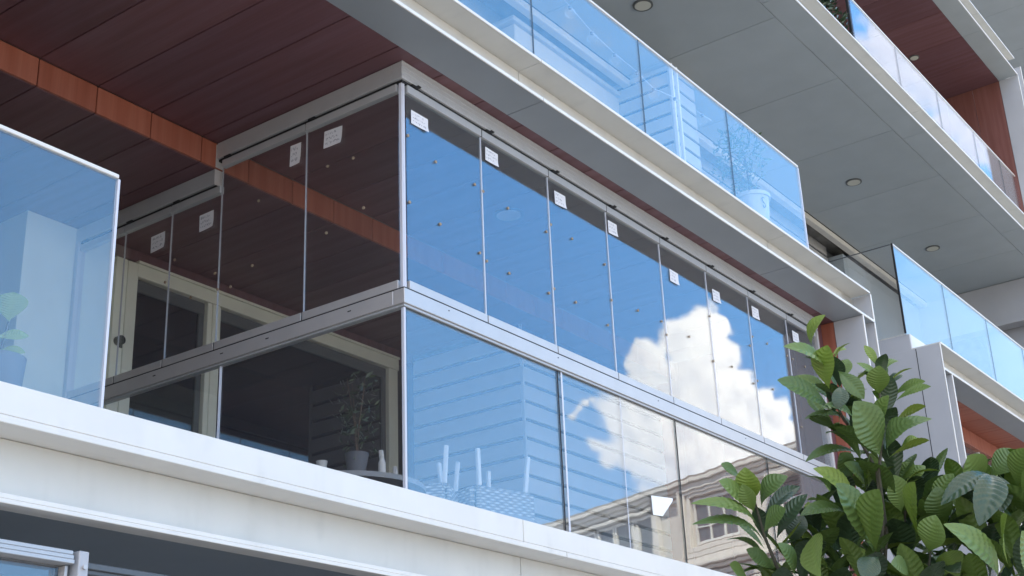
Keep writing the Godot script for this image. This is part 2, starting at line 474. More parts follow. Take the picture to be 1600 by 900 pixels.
# one heap of cloud: blobs of [azimuth, elevation, radius] in degrees, laid into the sky picture
func cloud_heap(im: Image, blobs: Array, az0: float, az1: float, el0: float, el1: float, ragged: float, softness: float, seed_no: int, lit: Color, shade: Color) -> void:
	var W := im.get_width()
	var H := im.get_height()
	var x0 := int(az0 / 360.0 * W)
	var x1 := int(az1 / 360.0 * W)
	var y0 := int((90.0 - el1) / 180.0 * H)
	var y1 := int((90.0 - el0) / 180.0 * H)
	var nz := FastNoiseLite.new()
	nz.seed = seed_no
	nz.frequency = 0.55
	nz.fractal_octaves = 5
	nz.fractal_gain = 0.55
	var w := x1 - x0
	var h := y1 - y0
	var field := PackedFloat32Array()
	field.resize(w * h)
	for j in h:
		var el := 90.0 - (y0 + j + 0.5) / H * 180.0
		var c := cos(deg_to_rad(el))
		for i in w:
			var az := (x0 + i + 0.5) / W * 360.0
			var wx := az * c + ragged * nz.get_noise_2d(az * c, el)
			var wy := el + ragged * nz.get_noise_2d(az * c + 40.0, el + 17.0)
			var best := -1.0
			for b: Array in blobs:
				var dx: float = (wx - b[0] * c) / b[2]
				var dy: float = (wy - b[1]) / b[2]
				var v := 1.0 - dx * dx - dy * dy
				if v > -1.0:
					v += 0.25 * (b[2] as float)
				best = maxf(best, v)
			field[j * w + i] = best
	for j in h - 1:
		for i in w - 1:
			var f := field[j * w + i]
			var a := smooth(0.0, softness, f)
			if a <= 0.0:
				continue
			var e := sqrt(maxf(f, 0.0))
			var gx := sqrt(maxf(field[j * w + i + 1], 0.0)) - e
			var gy := sqrt(maxf(field[(j + 1) * w + i], 0.0)) - e
			var az := (x0 + i + 0.5) / W * 360.0
			var el := 90.0 - (y0 + j + 0.5) / H * 180.0
			var billow := nz.get_noise_2d(az * 1.4 + 90.0, el * 1.4)
			var k := clampf(0.66 + 1.5 * gx + 1.2 * gy + 0.45 * billow + 0.10 * (el - (el0 + el1) * 0.5) - 0.07 * (az - (az0 + az1) * 0.5), 0.0, 1.0)
			var col := shade.lerp(lit, k)
			im.set_pixel(x0 + i, y0 + j, im.get_pixel(x0 + i, y0 + j).lerp(col, a))

func paint_sky() -> ImageTexture:
	var W := 1024
	var H := 512
	var im := Image.create(W, H, false, Image.FORMAT_RGBF)
	var nz := FastNoiseLite.new()
	nz.seed = 77
	nz.frequency = 0.9
	nz.fractal_octaves = 5
	for j in H:
		var el := 90.0 - (j + 0.5) / H * 180.0
		var base := clear_sky(el)
		im.fill_rect(Rect2i(0, j, W, 1), base)
		if el < 2.0:
			continue
		var s := sin(deg_to_rad(el))
		var c := cos(deg_to_rad(el))
		for i in W:
			var az := (i + 0.5) / W * 360.0
			# the clear stretch of sky that the panes mirror
			var clear := smooth(94.0, 106.0, az) * (1.0 - smooth(150.0, 165.0, az)) * (1.0 - smooth(36.0, 48.0, el))
			var p := Vector2(sin(deg_to_rad(az)), cos(deg_to_rad(az))) * c / (s + 0.22)
			var v := nz.get_noise_2d(p.x * 1.3, p.y * 1.3) + 0.30 - 0.83 * clear
			var a := smooth(0.05, 0.34, v)
			if a > 0.0:
				var k := smooth(0.1, 0.55, v)
				im.set_pixel(i, j, base.lerp(Color(1.08, 0.98, 0.90).lerp(Color(0.75, 0.71, 0.70), k), a * 0.92))
	im.resize(4096, 2048, Image.INTERPOLATE_CUBIC)
	# the tall heap of cloud that stands in the glass
	var heap := [[117.44, 19.84, 1.1], [118.29, 19.70, 1.0], [118.97, 19.91, 0.5], [119.9, 18.97, 0.85], [116.56, 19.97, 0.55], [116.58, 18.71, 0.8],
		[115.96, 17.6, 0.8], [117.37, 17.72, 1.5], [115.3, 16.7, 0.85], [114.44, 16.02, 0.8], [113.6, 15.17, 0.9], [119.87, 17.59, 1.15], [120.62, 17.9, 0.5],
		[118.59, 16.49, 2.0], [116.53, 15.28, 2.0], [114.55, 13.95, 1.6], [112.7, 14.04, 1.5], [110.6, 13.2, 1.6],
		[122.68, 17.18, 0.24], [122.33, 17.4, 0.14], [123.05, 17.01, 0.16]]
	# the thin grey skirt below it
	var skirt := [[117.75, 13.94, 2.3], [119.79, 15.26, 1.5], [121.4, 15.37, 0.9], [120.9, 16.6, 1.2], [118.4, 12.6, 2.2], [115.5, 12.8, 2.4], [112.0, 12.2, 2.2]]
	cloud_heap(im, skirt, 106.0, 126.5, 9.0, 23.0, 0.9, 1.1, 6, Color(1.12, 1.12, 1.13), Color(0.88, 0.92, 0.99))
	cloud_heap(im, heap, 106.0, 126.5, 9.0, 23.0, 0.5, 0.5, 5, Color(1.45, 1.38, 1.28), Color(0.80, 0.84, 0.91))
	# pale broken cloud over the wing
	var bank := [[105.5, 29.5, 2.6], [108.0, 28.9, 1.7], [102.5, 29.0, 2.8], [104.5, 26.4, 1.5], [107.0, 31.4, 1.6], [99.0, 28.0, 3.0], [100.5, 31.0, 3.2]]
	cloud_heap(im, bank, 93.0, 112.0, 22.0, 37.0, 1.6, 1.2, 9, Color(0.70, 0.73, 0.84), Color(0.50, 0.57, 0.72))
	var veil := [[102.0, 16.5, 5.0], [107.5, 18.0, 3.2], [105.0, 21.0, 3.0], [98.0, 18.0, 5.0]]
	cloud_heap(im, veil, 92.0, 112.0, 9.0, 26.0, 1.2, 2.2, 19, Color(0.35, 0.58, 0.84), Color(0.30, 0.53, 0.82))
	var wisps := [[121.6, 33.0, 0.5], [120.9, 32.2, 0.45], [119.6, 30.9, 0.4], [118.6, 30.2, 0.5]]
	cloud_heap(im, wisps, 115.0, 125.0, 28.0, 36.0, 1.3, 2.6, 14, Color(0.36, 0.52, 0.79), Color(0.32, 0.48, 0.76))
	return ImageTexture.create_from_image(im)

# ------------------------------------------------------------------ the portal frames of white aluminium
# a channel-shaped band along x at height y: lower flange with grey soffit panels, web, upper flange, two white lips
func band(b: Node3D, x0: float, x1: float, y: float, joints: Array) -> void:
	var xs: Array = [x0] + joints + [x1]
	for i in xs.size() - 1:
		var l: float = xs[i] + (0.003 if i > 0 else 0.0)
		var r: float = xs[i + 1] - (0.003 if i < xs.size() - 2 else 0.0)
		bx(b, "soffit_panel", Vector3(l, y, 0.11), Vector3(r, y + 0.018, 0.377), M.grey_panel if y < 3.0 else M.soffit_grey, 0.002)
		bx(b, "channel_web", Vector3(l, y + 0.0195, 0.19), Vector3(r, y + 0.274, 0.21), M.white_channel, 0.002)
		bx(b, "upper_flange", Vector3(l, y + 0.2755, 0.0), Vector3(r, y + 0.2905, 0.377), M.white_channel, 0.002)
		bx(b, "lower_lip", Vector3(l, y - 0.002, 0.3785), Vector3(r, y + 0.022, 0.388), M.white_aluminium, 0.002)
		bx(b, "upper_lip", Vector3(l, y + 0.273, 0.3785), Vector3(r, y + 0.2945, 0.388), M.white_aluminium, 0.002)

# the upright of such a frame: inner face at x_in, outer at x_out
func upright(b: Node3D, x_in: float, x_out: float, y0: float, y1: float) -> void:
	var s := signf(x_out - x_in)
	bx(b, "reveal_panel", Vector3(x_in, y0, 0.11), Vector3(x_in + s * 0.018, y1 - 0.003, 0.377), M.side_panel, 0.002)
	bx(b, "upright_web", Vector3(x_in + s * 0.0195, y0, 0.19), Vector3(x_out - s * 0.0155, y1 + 0.272, 0.21), M.white_channel, 0.002)
	bx(b, "upright_lip", Vector3(x_in - s * 0.002, y0, 0.3785), Vector3(x_in + s * 0.022, y1 - 0.004, 0.388), M.white_aluminium, 0.002)
	bx(b, "upright_lip", Vector3(x_out - s * 0.0195, y0, 0.3785), Vector3(x_out + s * 0.002, y1 + 0.272, 0.388), M.white_aluminium, 0.002)
	bx(b, "outer_flange", Vector3(x_out - s * 0.0145, y0, -0.9), Vector3(x_out, y1 + 0.272, 0.377), M.side_panel, 0.002)

# boards laid one over another with a dark groove between, facing +z (or -x where along is "z")
func boards(b: Node3D, x0: float, x1: float, face: float, y0: float, y1: float, pitch: float, along := "x") -> void:
	if along == "x":
		bx(b, "siding_backing", Vector3(x0, y0, face - 0.06), Vector3(x1, y1, face - 0.024), M.siding_gap, 0.0)
	else:
		bx(b, "siding_backing", Vector3(face + 0.024, y0, x0), Vector3(face + 0.06, y1, x1), M.siding_gap, 0.0)
	var y := y0
	while y < y1 - 0.03:
		var t := minf(y + pitch - 0.03, y1)
		if along == "x":
			bx(b, "siding_board", Vector3(x0, y, face - 0.022), Vector3(x1, t, face), M.siding, 0.004)
		else:
			bx(b, "siding_board", Vector3(face, y, x0), Vector3(face + 0.022, t, x1), M.siding, 0.004)
		y += pitch

func build_block() -> void:
	var b := thing("apartment_building", "modern white framed apartment block with dark wood ceilings and glass fronted balconies", "building", Vector3(0, -3.35, 0))
	# solid mass behind the balconies
	bx(b, "rear_wall", Vector3(-14, -3.35, -8.0), Vector3(22, 11.9, -7.7), M.concrete, 0.0)
	bx(b, "side_wall", Vector3(-14.3, -3.35, -8.0), Vector3(-14, 11.9, 0.0), M.concrete, 0.0)
	bx(b, "side_wall", Vector3(22, -3.35, -8.0), Vector3(22.3, 11.9, 0.0), M.concrete, 0.0)
	bx(b, "roof", Vector3(-14.5, 11.9, -8.2), Vector3(22.5, 12.1, 0.3), M.concrete, 0.0)
	# ---- ground floor: an open gap under the slab, a window, a shutter and a post below the lip
	bx(b, "ground_ceiling", Vector3(-14, -0.305, -7.7), Vector3(7.5, -0.29, -0.101), M.ground_grey, 0.0)
	bx(b, "ground_wall", Vector3(-14, -3.35, -5.4), Vector3(7.5, -0.306, -5.25), M.ground_grey, 0.0)
	bx(b, "shutter_rail", Vector3(-1.925, -0.665, -0.03), Vector3(7.5, -0.64, 0.032), M.sash_grey)
	for k in 3:
		bx(b, "shutter_guide", Vector3(-4.2, -0.621 - 0.018 * k, -0.04), Vector3(-1.995, -0.605 - 0.018 * k, 0.034 + 0.006 * k), M.track_aluminium, 0.002)
	var gw := bx(b, "window", Vector3(-4.2, -2.4, -0.06), Vector3(-1.995, -0.66, -0.04), M.dark_pane, 0.0)
	bx(gw, "window_pane", Vector3(-4.2, -2.4, -0.02), Vector3(-2.012, -0.66, -0.012), M.clear_glass, 0.0)
	bx(gw, "window_stile", Vector3(-2.011, -2.4, -0.03), Vector3(-1.998, -0.66, 0.01), M.pale_aluminium, 0.001)
	bx(gw, "window_recess", Vector3(-1.997, -2.4, -0.05), Vector3(-1.978, -0.607, -0.005), M.sash_grey, 0.0)
	var gp := bx(b, "window_post", Vector3(-1.976, -3.3, -0.06), Vector3(-1.93, -0.603, 0.045), M.side_panel)
	drum(gp, "post_knob", Vector3(-1.952, -0.665, 0.05), 0.009, 0.014, Vector3(0, 0, 1), M.pale_aluminium)
	for k in 14:
		bx(b, "shutter_slat", Vector3(-1.928, -0.66 - 0.03 * k - 0.026, -0.04), Vector3(7.4, -0.66 - 0.03 * k, 0.02), M.sash_grey, 0.006)
	# ---- first floor edge: ledge, channel and lower lip
	var joints := [0.878]
	for seg: Array in [[-14.0, 0.875], [0.881, 6.0]]:
		bx(b, "ledge_face", Vector3(seg[0], -0.165, -0.02), Vector3(seg[1], -0.042, 0.1), M.white_aluminium, 0.003)
	for seg: Array in [[-14.0, 1.288], [1.293, 6.0]]:
		bx(b, "ledge_lip", Vector3(seg[0], -0.197, -0.1), Vector3(seg[1], -0.167, 0.104), M.white_aluminium, 0.003)
	for seg: Array in [[-14.0, 1.072], [1.078, 6.0]]:
		bx(b, "fascia", Vector3(seg[0], -0.462, -0.1), Vector3(seg[1], -0.1985, -0.07), M.white_channel, 0.003)
		bx(b, "fascia_lip", Vector3(seg[0], -0.4735, -0.07), Vector3(seg[1], -0.4535, 0.094), M.white_aluminium, 0.003)
		bx(b, "drip_edge", Vector3(seg[0], -0.492, 0.06), Vector3(seg[1], -0.475, 0.1), M.white_aluminium, 0.002)
	bx(b, "floor_slab", Vector3(-14, -0.285, -7.7), Vector3(6.0, -0.09, -0.105), M.concrete, 0.0)
	bx(b, "balcony_floor", Vector3(-14, -0.088, -7.7), Vector3(6.0, -0.048, -0.03), M.floor_tile, 0.0)
	# ---- wood ceiling of the first floor, with the step across it
	for k in range(-36, 15):
		var l := -0.15 + 0.4 * k + 0.003
		var r := minf(l + 0.394, 5.74)
		var w: Material = M["wood_%d" % absi((k * 7 + 3) % 4)]
		if l < -8.0:
			continue
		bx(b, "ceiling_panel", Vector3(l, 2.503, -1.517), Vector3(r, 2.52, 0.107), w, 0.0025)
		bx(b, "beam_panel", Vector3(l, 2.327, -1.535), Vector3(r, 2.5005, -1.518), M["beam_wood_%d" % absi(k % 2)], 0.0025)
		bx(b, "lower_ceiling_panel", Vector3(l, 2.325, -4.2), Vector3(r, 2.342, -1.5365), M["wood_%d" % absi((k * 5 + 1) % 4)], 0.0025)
	bx(b, "ceiling_backing", Vector3(-14, 2.524, -1.53), Vector3(5.74, 2.56, 0.1), M.siding_gap, 0.0)
	bx(b, "ceiling_backing", Vector3(-14, 2.346, -7.7), Vector3(5.74, 2.38, -1.54), M.siding_gap, 0.0)
	for k in 7:   # wood panels on the end wall, right of the enclosure
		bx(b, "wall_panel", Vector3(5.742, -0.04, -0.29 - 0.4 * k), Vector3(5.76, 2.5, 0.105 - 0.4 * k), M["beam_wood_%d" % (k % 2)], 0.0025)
	bx(b, "end_wall", Vector3(5.762, -0.1, -7.7), Vector3(6.0, 2.5, 0.1), M.concrete, 0.0)
	bx(b, "upper_slab", Vector3(-14, 2.565, -7.7), Vector3(6.0, 2.77, 0.05), M.concrete, 0.0)
	# ---- second floor edge above it
	band(b, -14.0, 6.0, 2.5, [-2.53, 0.88, 4.31])
	upright(b, 5.74, 6.02, -0.5, 2.5)
	bx(b, "balcony_floor", Vector3(-14, 2.78, -7.7), Vector3(6.0, 2.86, -0.005), M.floor_tile, 0.0)
	bx(b, "upstand", Vector3(-14, 2.792, 0.02), Vector3(6.0, 2.95, 0.1), M.white_aluminium)
	bx(b, "partition_wall", Vector3(-3.3, -0.05, -5.0), Vector3(-3.15, 2.33, -0.15), M.wood_2, 0.0)
	# ---- house wall behind the first floor balcony: cream door frame, dark panes
	bx(b, "house_wall", Vector3(-0.42, -0.05, -3.3), Vector3(0.3, 2.33, -2.9), M.cream_render, 0.0)
	bx(b, "house_wall", Vector3(-8, -0.05, -5.2), Vector3(-0.42, 2.33, -5.0), M.cream_render, 0.0)
	bx(b, "house_side_wall", Vector3(-0.42, -0.05, -5.0), Vector3(-0.30, 2.33, -3.3), M.cream_render, 0.0)
	var dw := bx(b, "sliding_door", Vector3(0.3, 2.245, -3.0), Vector3(3.5, 2.325, -2.89), M.wood_1)
	bx(dw, "lintel", Vector3(0.48, 2.125, -2.96), Vector3(3.3, 2.222, -2.868), M.cream_frame)
	bx(dw, "shutter_lip", Vector3(0.48, 2.2235, -2.95), Vector3(3.3, 2.243, -2.855), M.cream_frame, 0.002)
	for st: Array in [[0.3, 0.395], [0.40, 0.49], [1.14, 1.185], [1.19, 1.27], [3.17, 3.285]]:
		bx(dw, "stile", Vector3(st[0], -0.04, -2.96), Vector3(st[1], 2.122 if st[0] > 0.45 else 2.222, -2.87), M.cream_frame)
	var kn := drum(dw, "door_knob", Vector3(0.35, 1.6, -2.845), 0.032, 0.05, Vector3(0, 0, 1), M.black_rubber)
	drum(kn, "keyhole_cap", Vector3(0.375, 1.575, -2.83), 0.016, 0.05, Vector3(0, 0, 1), M.black_rubber)
	for p: Array in [[0.49, 1.14], [1.27, 3.17]]:
		var dp := bx(dw, "door_pane", Vector3(p[0], -0.04, -2.93), Vector3(p[1], 2.124, -2.92), M.dark_pane, 0.0)
		bx(dp, "sash", Vector3(p[0], 2.03, -2.92), Vector3(p[1], 2.12, -2.905), M.sash_grey, 0.002)
		bx(dp, "sash", Vector3(p[1] - 0.05, -0.04, -2.92), Vector3(p[1] - 0.002, 2.028, -2.905), M.sash_grey, 0.002)
	bx(b, "inner_wall", Vector3(-0.3, -0.05, -3.3), Vector3(5.74, 2.33, -3.1), M.sash_grey, 0.0)
	# the block of pale boards that stands forward of the doors
	boards(b, 3.522, 5.74, -1.71, -0.04, 2.32, 0.1555)
	boards(b, -2.88, -1.735, 3.5, -0.04, 2.32, 0.1555, "z")
	bx(b, "corner_trim", Vector3(3.5, -0.04, -1.733), Vector3(3.52, 2.32, -1.708), M.siding, 0.002)
	# ---- second floor: grey soffit, siding, moulding
	band(b, -14.0, 13.7, 5.48, [-1.8, 1.6, 5.05, 8.51, 11.9])
	upright(b, 13.7, 13.98, 2.7, 5.48)
	for k in 22:
		var l := 5.34 + 1.45 * (k - 13) + 0.003
		bx(b, "soffit_panel", Vector3(l, 5.482, -1.56), Vector3(minf(l + 1.444, 13.69), 5.5, 0.104), M.soffit_grey if (k * 7) % 3 else M.soffit_grey_b, 0.002)
	bx(b, "soffit_backing", Vector3(-14, 5.503, -1.6), Vector3(13.7, 5.54, 0.1), M.siding_gap, 0.0)
	bx(b, "ceiling_moulding", Vector3(-14, 5.41, -1.66), Vector3(13.69, 5.481, -1.562), M.white_channel, 0.012)
	bx(b, "recess_ceiling", Vector3(-14, 5.60, -7.7), Vector3(13.7, 5.64, -1.6), M.grey_panel, 0.0)
	bx(b, "upper_wall", Vector3(-14, 2.86, -2.2), Vector3(13.7, 5.6, -1.96), M.grey_panel, 0.0)
	bx(b, "upper_wall_panel", Vector3(10.95, 2.86, -1.94), Vector3(13.65, 5.405, -1.7), M.soffit_grey, 0.002)
	boards(b, 5.92, 10.92, -1.9, 2.86, 5.59, 0.16)
	boards(b, 5.422, 5.9, -1.1, 2.86, 5.47, 0.16)
	boards(b, -1.9, -1.125, 5.4, 2.86, 5.47, 0.16, "z")
	bx(b, "corner_trim", Vector3(5.4, 2.86, -1.123), Vector3(5.42, 5.47, -1.098), M.siding, 0.002)
	bx(b, "bulkhead", Vector3(3.6, 5.12, -1.95), Vector3(5.4, 5.3, -1.7), M.white_channel, 0.008)
	bx(b, "bulkhead_rail", Vector3(3.55, 5.31, -1.95), Vector3(5.4, 5.36, -1.67), M.siding, 0.008)
	for x: float in [4.28, 4.37]:
		bx(b, "door_post", Vector3(x, 2.86, -0.52), Vector3(x + 0.022, 4.72, -0.49), M.white_aluminium)
	# the cross wall that closes the second floor on the right
	bx(b, "cross_wall", Vector3(13.66, 4.86, -6.0), Vector3(13.9, 5.475, 0.1), M.side_panel)
	# ---- third floor: wood ceiling, wood end wall
	bx(b, "slab", Vector3(-14, 5.56, -7.7), Vector3(13.7, 5.75, -0.02), M.concrete, 0.0)
	bx(b, "upstand", Vector3(-14, 5.772, 0.02), Vector3(13.7, 5.93, 0.1), M.white_aluminium)
	band(b, -14.0, 13.4, 8.46, [5.0, 8.4, 11.85])
	upright(b, 13.4, 13.69, 5.6, 8.46)
	for k in range(6, 34):
		var l := -0.15 + 0.8 * (k - 16) + 0.003
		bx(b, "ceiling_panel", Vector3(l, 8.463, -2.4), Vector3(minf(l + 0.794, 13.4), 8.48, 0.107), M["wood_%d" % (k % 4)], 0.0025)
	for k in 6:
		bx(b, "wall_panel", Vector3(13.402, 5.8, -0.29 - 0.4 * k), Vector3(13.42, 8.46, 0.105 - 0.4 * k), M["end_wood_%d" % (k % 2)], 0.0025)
	bx(b, "third_wall", Vector3(-14, 5.9, -2.6), Vector3(13.4, 8.5, -2.4), M.cream_render, 0.0)
	bx(b, "slab", Vector3(-14, 8.52, -7.7), Vector3(13.4, 8.73, 0.05), M.concrete, 0.0)
	# ---- fourth floor soffit
	band(b, -14.0, 21.7, 11.44, [8.5, 11.9, 15.3, 18.7])
	for k in 16:
		var l := 2.0 + 1.45 * (k - 2) + 0.003
		bx(b, "soffit_panel", Vector3(l, 11.442, -1.9), Vector3(minf(l + 1.444, 21.7), 11.46, 0.104), M.soffit_grey, 0.002)
	bx(b, "slab", Vector3(-14, 11.5, -7.7), Vector3(21.8, 11.7, 0.05), M.concrete, 0.0)
	bx(b, "fourth_wall", Vector3(-14, 8.74, -2.1), Vector3(22, 11.5, -1.9), M.side_panel, 0.0)
	# ---- the wing beyond the gap on the right
	bx(b, "wing_floor", Vector3(7.76, -0.45, -7.7), Vector3(22, -0.05, 0.05), M.concrete, 0.0)
	band(b, 7.76, 22.0, 2.5, [11.2, 14.6])
	upright(b, 7.98, 7.74, -0.5, 2.5)
	bx(b, "wing_side_panel", Vector3(7.742, -3.35, -2.4), Vector3(7.757, 2.94, 0.095), M.side_panel, 0.002)
	bx(b, "wing_side_joint", Vector3(7.738, -0.5, 0.135), Vector3(7.7395, 2.765, 0.142), M.black_rubber, 0.0)
	bx(b, "wing_mass", Vector3(7.76, -0.05, -7.7), Vector3(8.0, 2.94, -0.1), M.concrete, 0.0)
	bx(b, "wing_slab", Vector3(7.76, 2.56, -7.7), Vector3(22, 2.77, -0.03), M.concrete, 0.0)
	bx(b, "upstand", Vector3(7.758, 2.792, 0.02), Vector3(22, 2.945, 0.1), M.white_aluminium)
	bx(b, "wing_balcony_floor", Vector3(7.76, 2.78, -7.7), Vector3(22, 2.86, 0.01), M.floor_tile, 0.0)
	for k in 12:
		bx(b, "wing_ceiling_panel", Vector3(8.0 + 0.6 * k, 2.503, -1.0), Vector3(8.594 + 0.6 * k, 2.52, 0.105), M["beam_wood_%d" % (k % 2)], 0.0025)
	bx(b, "wing_header", Vector3(8.0, 2.33, -0.3), Vector3(16, 2.5, -0.2), M.beam_wood_0)
	bx(b, "wing_header_lip", Vector3(8.0, 2.30, -0.31), Vector3(16, 2.327, -0.18), M.beam_wood_1)
	for k in 6:
		bx(b, "wing_mullion", Vector3(9.2 + 1.2 * k, -0.04, -0.27), Vector3(9.25 + 1.2 * k, 2.298, -0.21), M.white_aluminium)
		var wp := bx(b, "wing_window", Vector3(8.05 + 1.2 * k, -0.04, -0.25), Vector3(9.2 + 1.2 * k, 2.298, -0.24), M.dark_pane, 0.0)
		bx(wp, "wing_pane", Vector3(8.05 + 1.2 * k, -0.04, -0.235), Vector3(9.2 + 1.2 * k, 2.298, -0.229), M.clear_glass, 0.0)
	for k in 2:
		bx(b, "parapet_panel", Vector3(7.95, 2.86, -0.36 + 0.17 * k), Vector3(7.97, 3.03, -0.195 + 0.17 * k), M.white_channel, 0.002)
	bx(b, "gap_wall", Vector3(6.0, -3.35, -3.2), Vector3(7.76, 2.94, -3.0), M.side_panel, 0.0)

# ------------------------------------------------------------------ the glass enclosure with its folding panes
func enclosure() -> void:
	var e := thing("glass_enclosure", "frameless folding glass enclosure round the first floor balcony corner with aluminium tracks", "glass enclosure", Vector3(0, -0.05, 0))
	var T: Material = M.track_aluminium
	var P: Material = M.pale_aluminium
	# upper track, front and side
	bx(e, "upper_track", Vector3(-0.03, 2.388, -0.05), Vector3(5.56, 2.5, 0.028), T)
	for y: float in [2.402, 2.43, 2.462, 2.49]:
		bx(e, "track_ridge", Vector3(-0.031, y, 0.0265), Vector3(5.56, y + 0.010, 0.0315), T, 0.001)
	bx(e, "upper_track", Vector3(-0.0295, 2.3885, -1.512), Vector3(0.028, 2.4995, -0.051), T)
	bx(e, "track_end_cap", Vector3(-0.034, 2.33, -1.517), Vector3(0.032, 2.49, -1.5125), P, 0.002)
	bx(e, "upper_track", Vector3(-0.0295, 2.215, -2.88), Vector3(0.028, 2.323, -1.521), T)
	bx(e, "track_end_cap", Vector3(-0.034, 2.21, -1.5205), Vector3(0.032, 2.32, -1.5185), P, 0.002)
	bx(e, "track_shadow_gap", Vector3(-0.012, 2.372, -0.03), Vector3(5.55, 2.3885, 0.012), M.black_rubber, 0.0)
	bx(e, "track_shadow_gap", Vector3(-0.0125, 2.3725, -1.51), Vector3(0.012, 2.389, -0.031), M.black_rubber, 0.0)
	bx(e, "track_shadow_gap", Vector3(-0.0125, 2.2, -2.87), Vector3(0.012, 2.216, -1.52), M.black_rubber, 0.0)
	# middle rail
	bx(e, "middle_rail", Vector3(-0.03, 1.002, -0.05), Vector3(5.56, 1.088, 0.03), P)
	bx(e, "middle_rail", Vector3(-0.0305, 1.0025, -2.88), Vector3(0.028, 1.0875, -0.051), P)
	bx(e, "rail_lip", Vector3(-0.02, 0.988, -0.03), Vector3(5.55, 1.0015, 0.02), T, 0.002)
	bx(e, "rail_lip", Vector3(-0.0205, 0.9885, -2.87), Vector3(0.02, 1.002, -0.031), T, 0.002)
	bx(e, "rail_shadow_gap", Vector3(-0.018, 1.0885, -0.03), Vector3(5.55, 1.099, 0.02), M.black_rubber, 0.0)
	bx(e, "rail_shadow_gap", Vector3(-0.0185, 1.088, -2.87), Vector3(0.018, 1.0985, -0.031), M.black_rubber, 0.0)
	for x: float in [0.35, 1.42, 2.62, 3.9]:
		drum(e, "screw", Vector3(x, 1.062, 0.031), 0.004, 0.003, Vector3(0, 0, 1), M.black_rubber, -1, 8)
	for z: float in [-0.38, -1.02, -1.4, -2.0]:
		bx(e, "drain_slot", Vector3(-0.032, 1.05, z), Vector3(-0.029, 1.056, z + 0.025), M.black_rubber, 0.0)
	# upper panes on the front
	var xs := [0.028, 0.732, 1.445, 2.146, 2.862, 3.556, 4.248, 4.95, 5.53]
	for i in 8:
		var l: float = xs[i] + 0.004
		var r: float = xs[i + 1] - 0.004
		var p := bx(e, "upper_pane", Vector3(l, 1.145, -0.005), Vector3(r, 2.335, 0.005), M.clear_glass, 0.0)
		bx(p, "tinted_film", Vector3(l + 0.001, 1.146, -0.001), Vector3(r - 0.001, 2.334, 0.001), M.upper_film, 0.0)
		bx(p, "pane_top_profile", Vector3(l, 2.322, -0.018), Vector3(r, 2.371, 0.018), T, 0.002)
		bx(p, "pane_bottom_profile", Vector3(l, 1.1, -0.018), Vector3(r, 1.15, 0.018), P, 0.002)
		if i < 7:
			bx(p, "edge_seal", Vector3(r + 0.0, 1.15, -0.007), Vector3(r + 0.0075, 2.322, 0.007), M.clear_seal, 0.002)
			bx(p, "pane_gap", Vector3(r + 0.0005, 1.1, -0.012), Vector3(r + 0.0075, 1.149, 0.0165), M.black_rubber, 0.0)
			bx(p, "pane_gap", Vector3(r + 0.0005, 2.323, -0.012), Vector3(r + 0.0075, 2.371, 0.0165), M.black_rubber, 0.0)
		p.rotation.y = rng.randf_range(-0.0011, 0.0011)
		p.rotation.x = rng.randf_range(-0.0006, 0.0006)
		var h := bx(p, "hinge_pin", Vector3(l + 0.03, 2.374, 0.005), Vector3(l + 0.085, 2.384, 0.034), M.black_rubber, 0.002)
		bx(h, "pin_tip", Vector3(l + 0.07, 2.384, 0.02), Vector3(l + 0.1, 2.392, 0.04), M.black_rubber, 0.002)
	# upper panes on the side
	var zs := [-0.022, -0.748, -1.478, -1.94, -2.40, -2.86]
	for i in 5:
		var n: float = zs[i] - 0.004
		var f: float = zs[i + 1] + 0.004
		var top := 2.372 if i < 2 else 2.199
		var p := bx(e, "upper_pane", Vector3(-0.005, 1.145, f), Vector3(0.005, top - 0.04, n), M.clear_glass, 0.0)
		bx(p, "pane_top_profile", Vector3(-0.018, top - 0.05, f), Vector3(0.018, top - 0.001, n), T, 0.002)
		bx(p, "pane_bottom_profile", Vector3(-0.018, 1.1, f), Vector3(0.018, 1.15, n), P, 0.002)
		if i < 4:
			bx(p, "edge_seal", Vector3(-0.006, 1.15, f - 0.007), Vector3(0.006, top - 0.05, f - 0.001), M.side_seal, 0.002)
			bx(p, "pane_gap", Vector3(-0.0165, 1.1, f - 0.0075), Vector3(0.012, 1.149, f - 0.0005), M.black_rubber, 0.0)
		bx(p, "hinge_pin", Vector3(-0.034, top + 0.002, f + 0.03), Vector3(-0.005, top + 0.012, f + 0.085), M.black_rubber, 0.002)
	bx(e, "corner_seal", Vector3(-0.012, 1.1, -0.016), Vector3(0.0, 2.372, 0.010), M.clear_seal, 0.004)
	bx(e, "corner_seal", Vector3(0.0015, 1.1, -0.004), Vector3(0.016, 2.372, 0.011), M.clear_seal, 0.004)
	bx(e, "end_jamb", Vector3(-0.03, -0.04, -2.9), Vector3(0.03, 2.32, -2.862), M.side_panel)
	bx(e, "end_jamb", Vector3(5.535, -0.04, -0.05), Vector3(5.565, 2.387, 0.028), P)
	bx(e, "end_panel", Vector3(5.57, -0.04, -0.03), Vector3(5.735, 2.5, -0.01), M.wood_1, 0.002)
	# lower fixed panes
	var lx := [0.012, 1.438, 2.872, 4.28, 5.53]
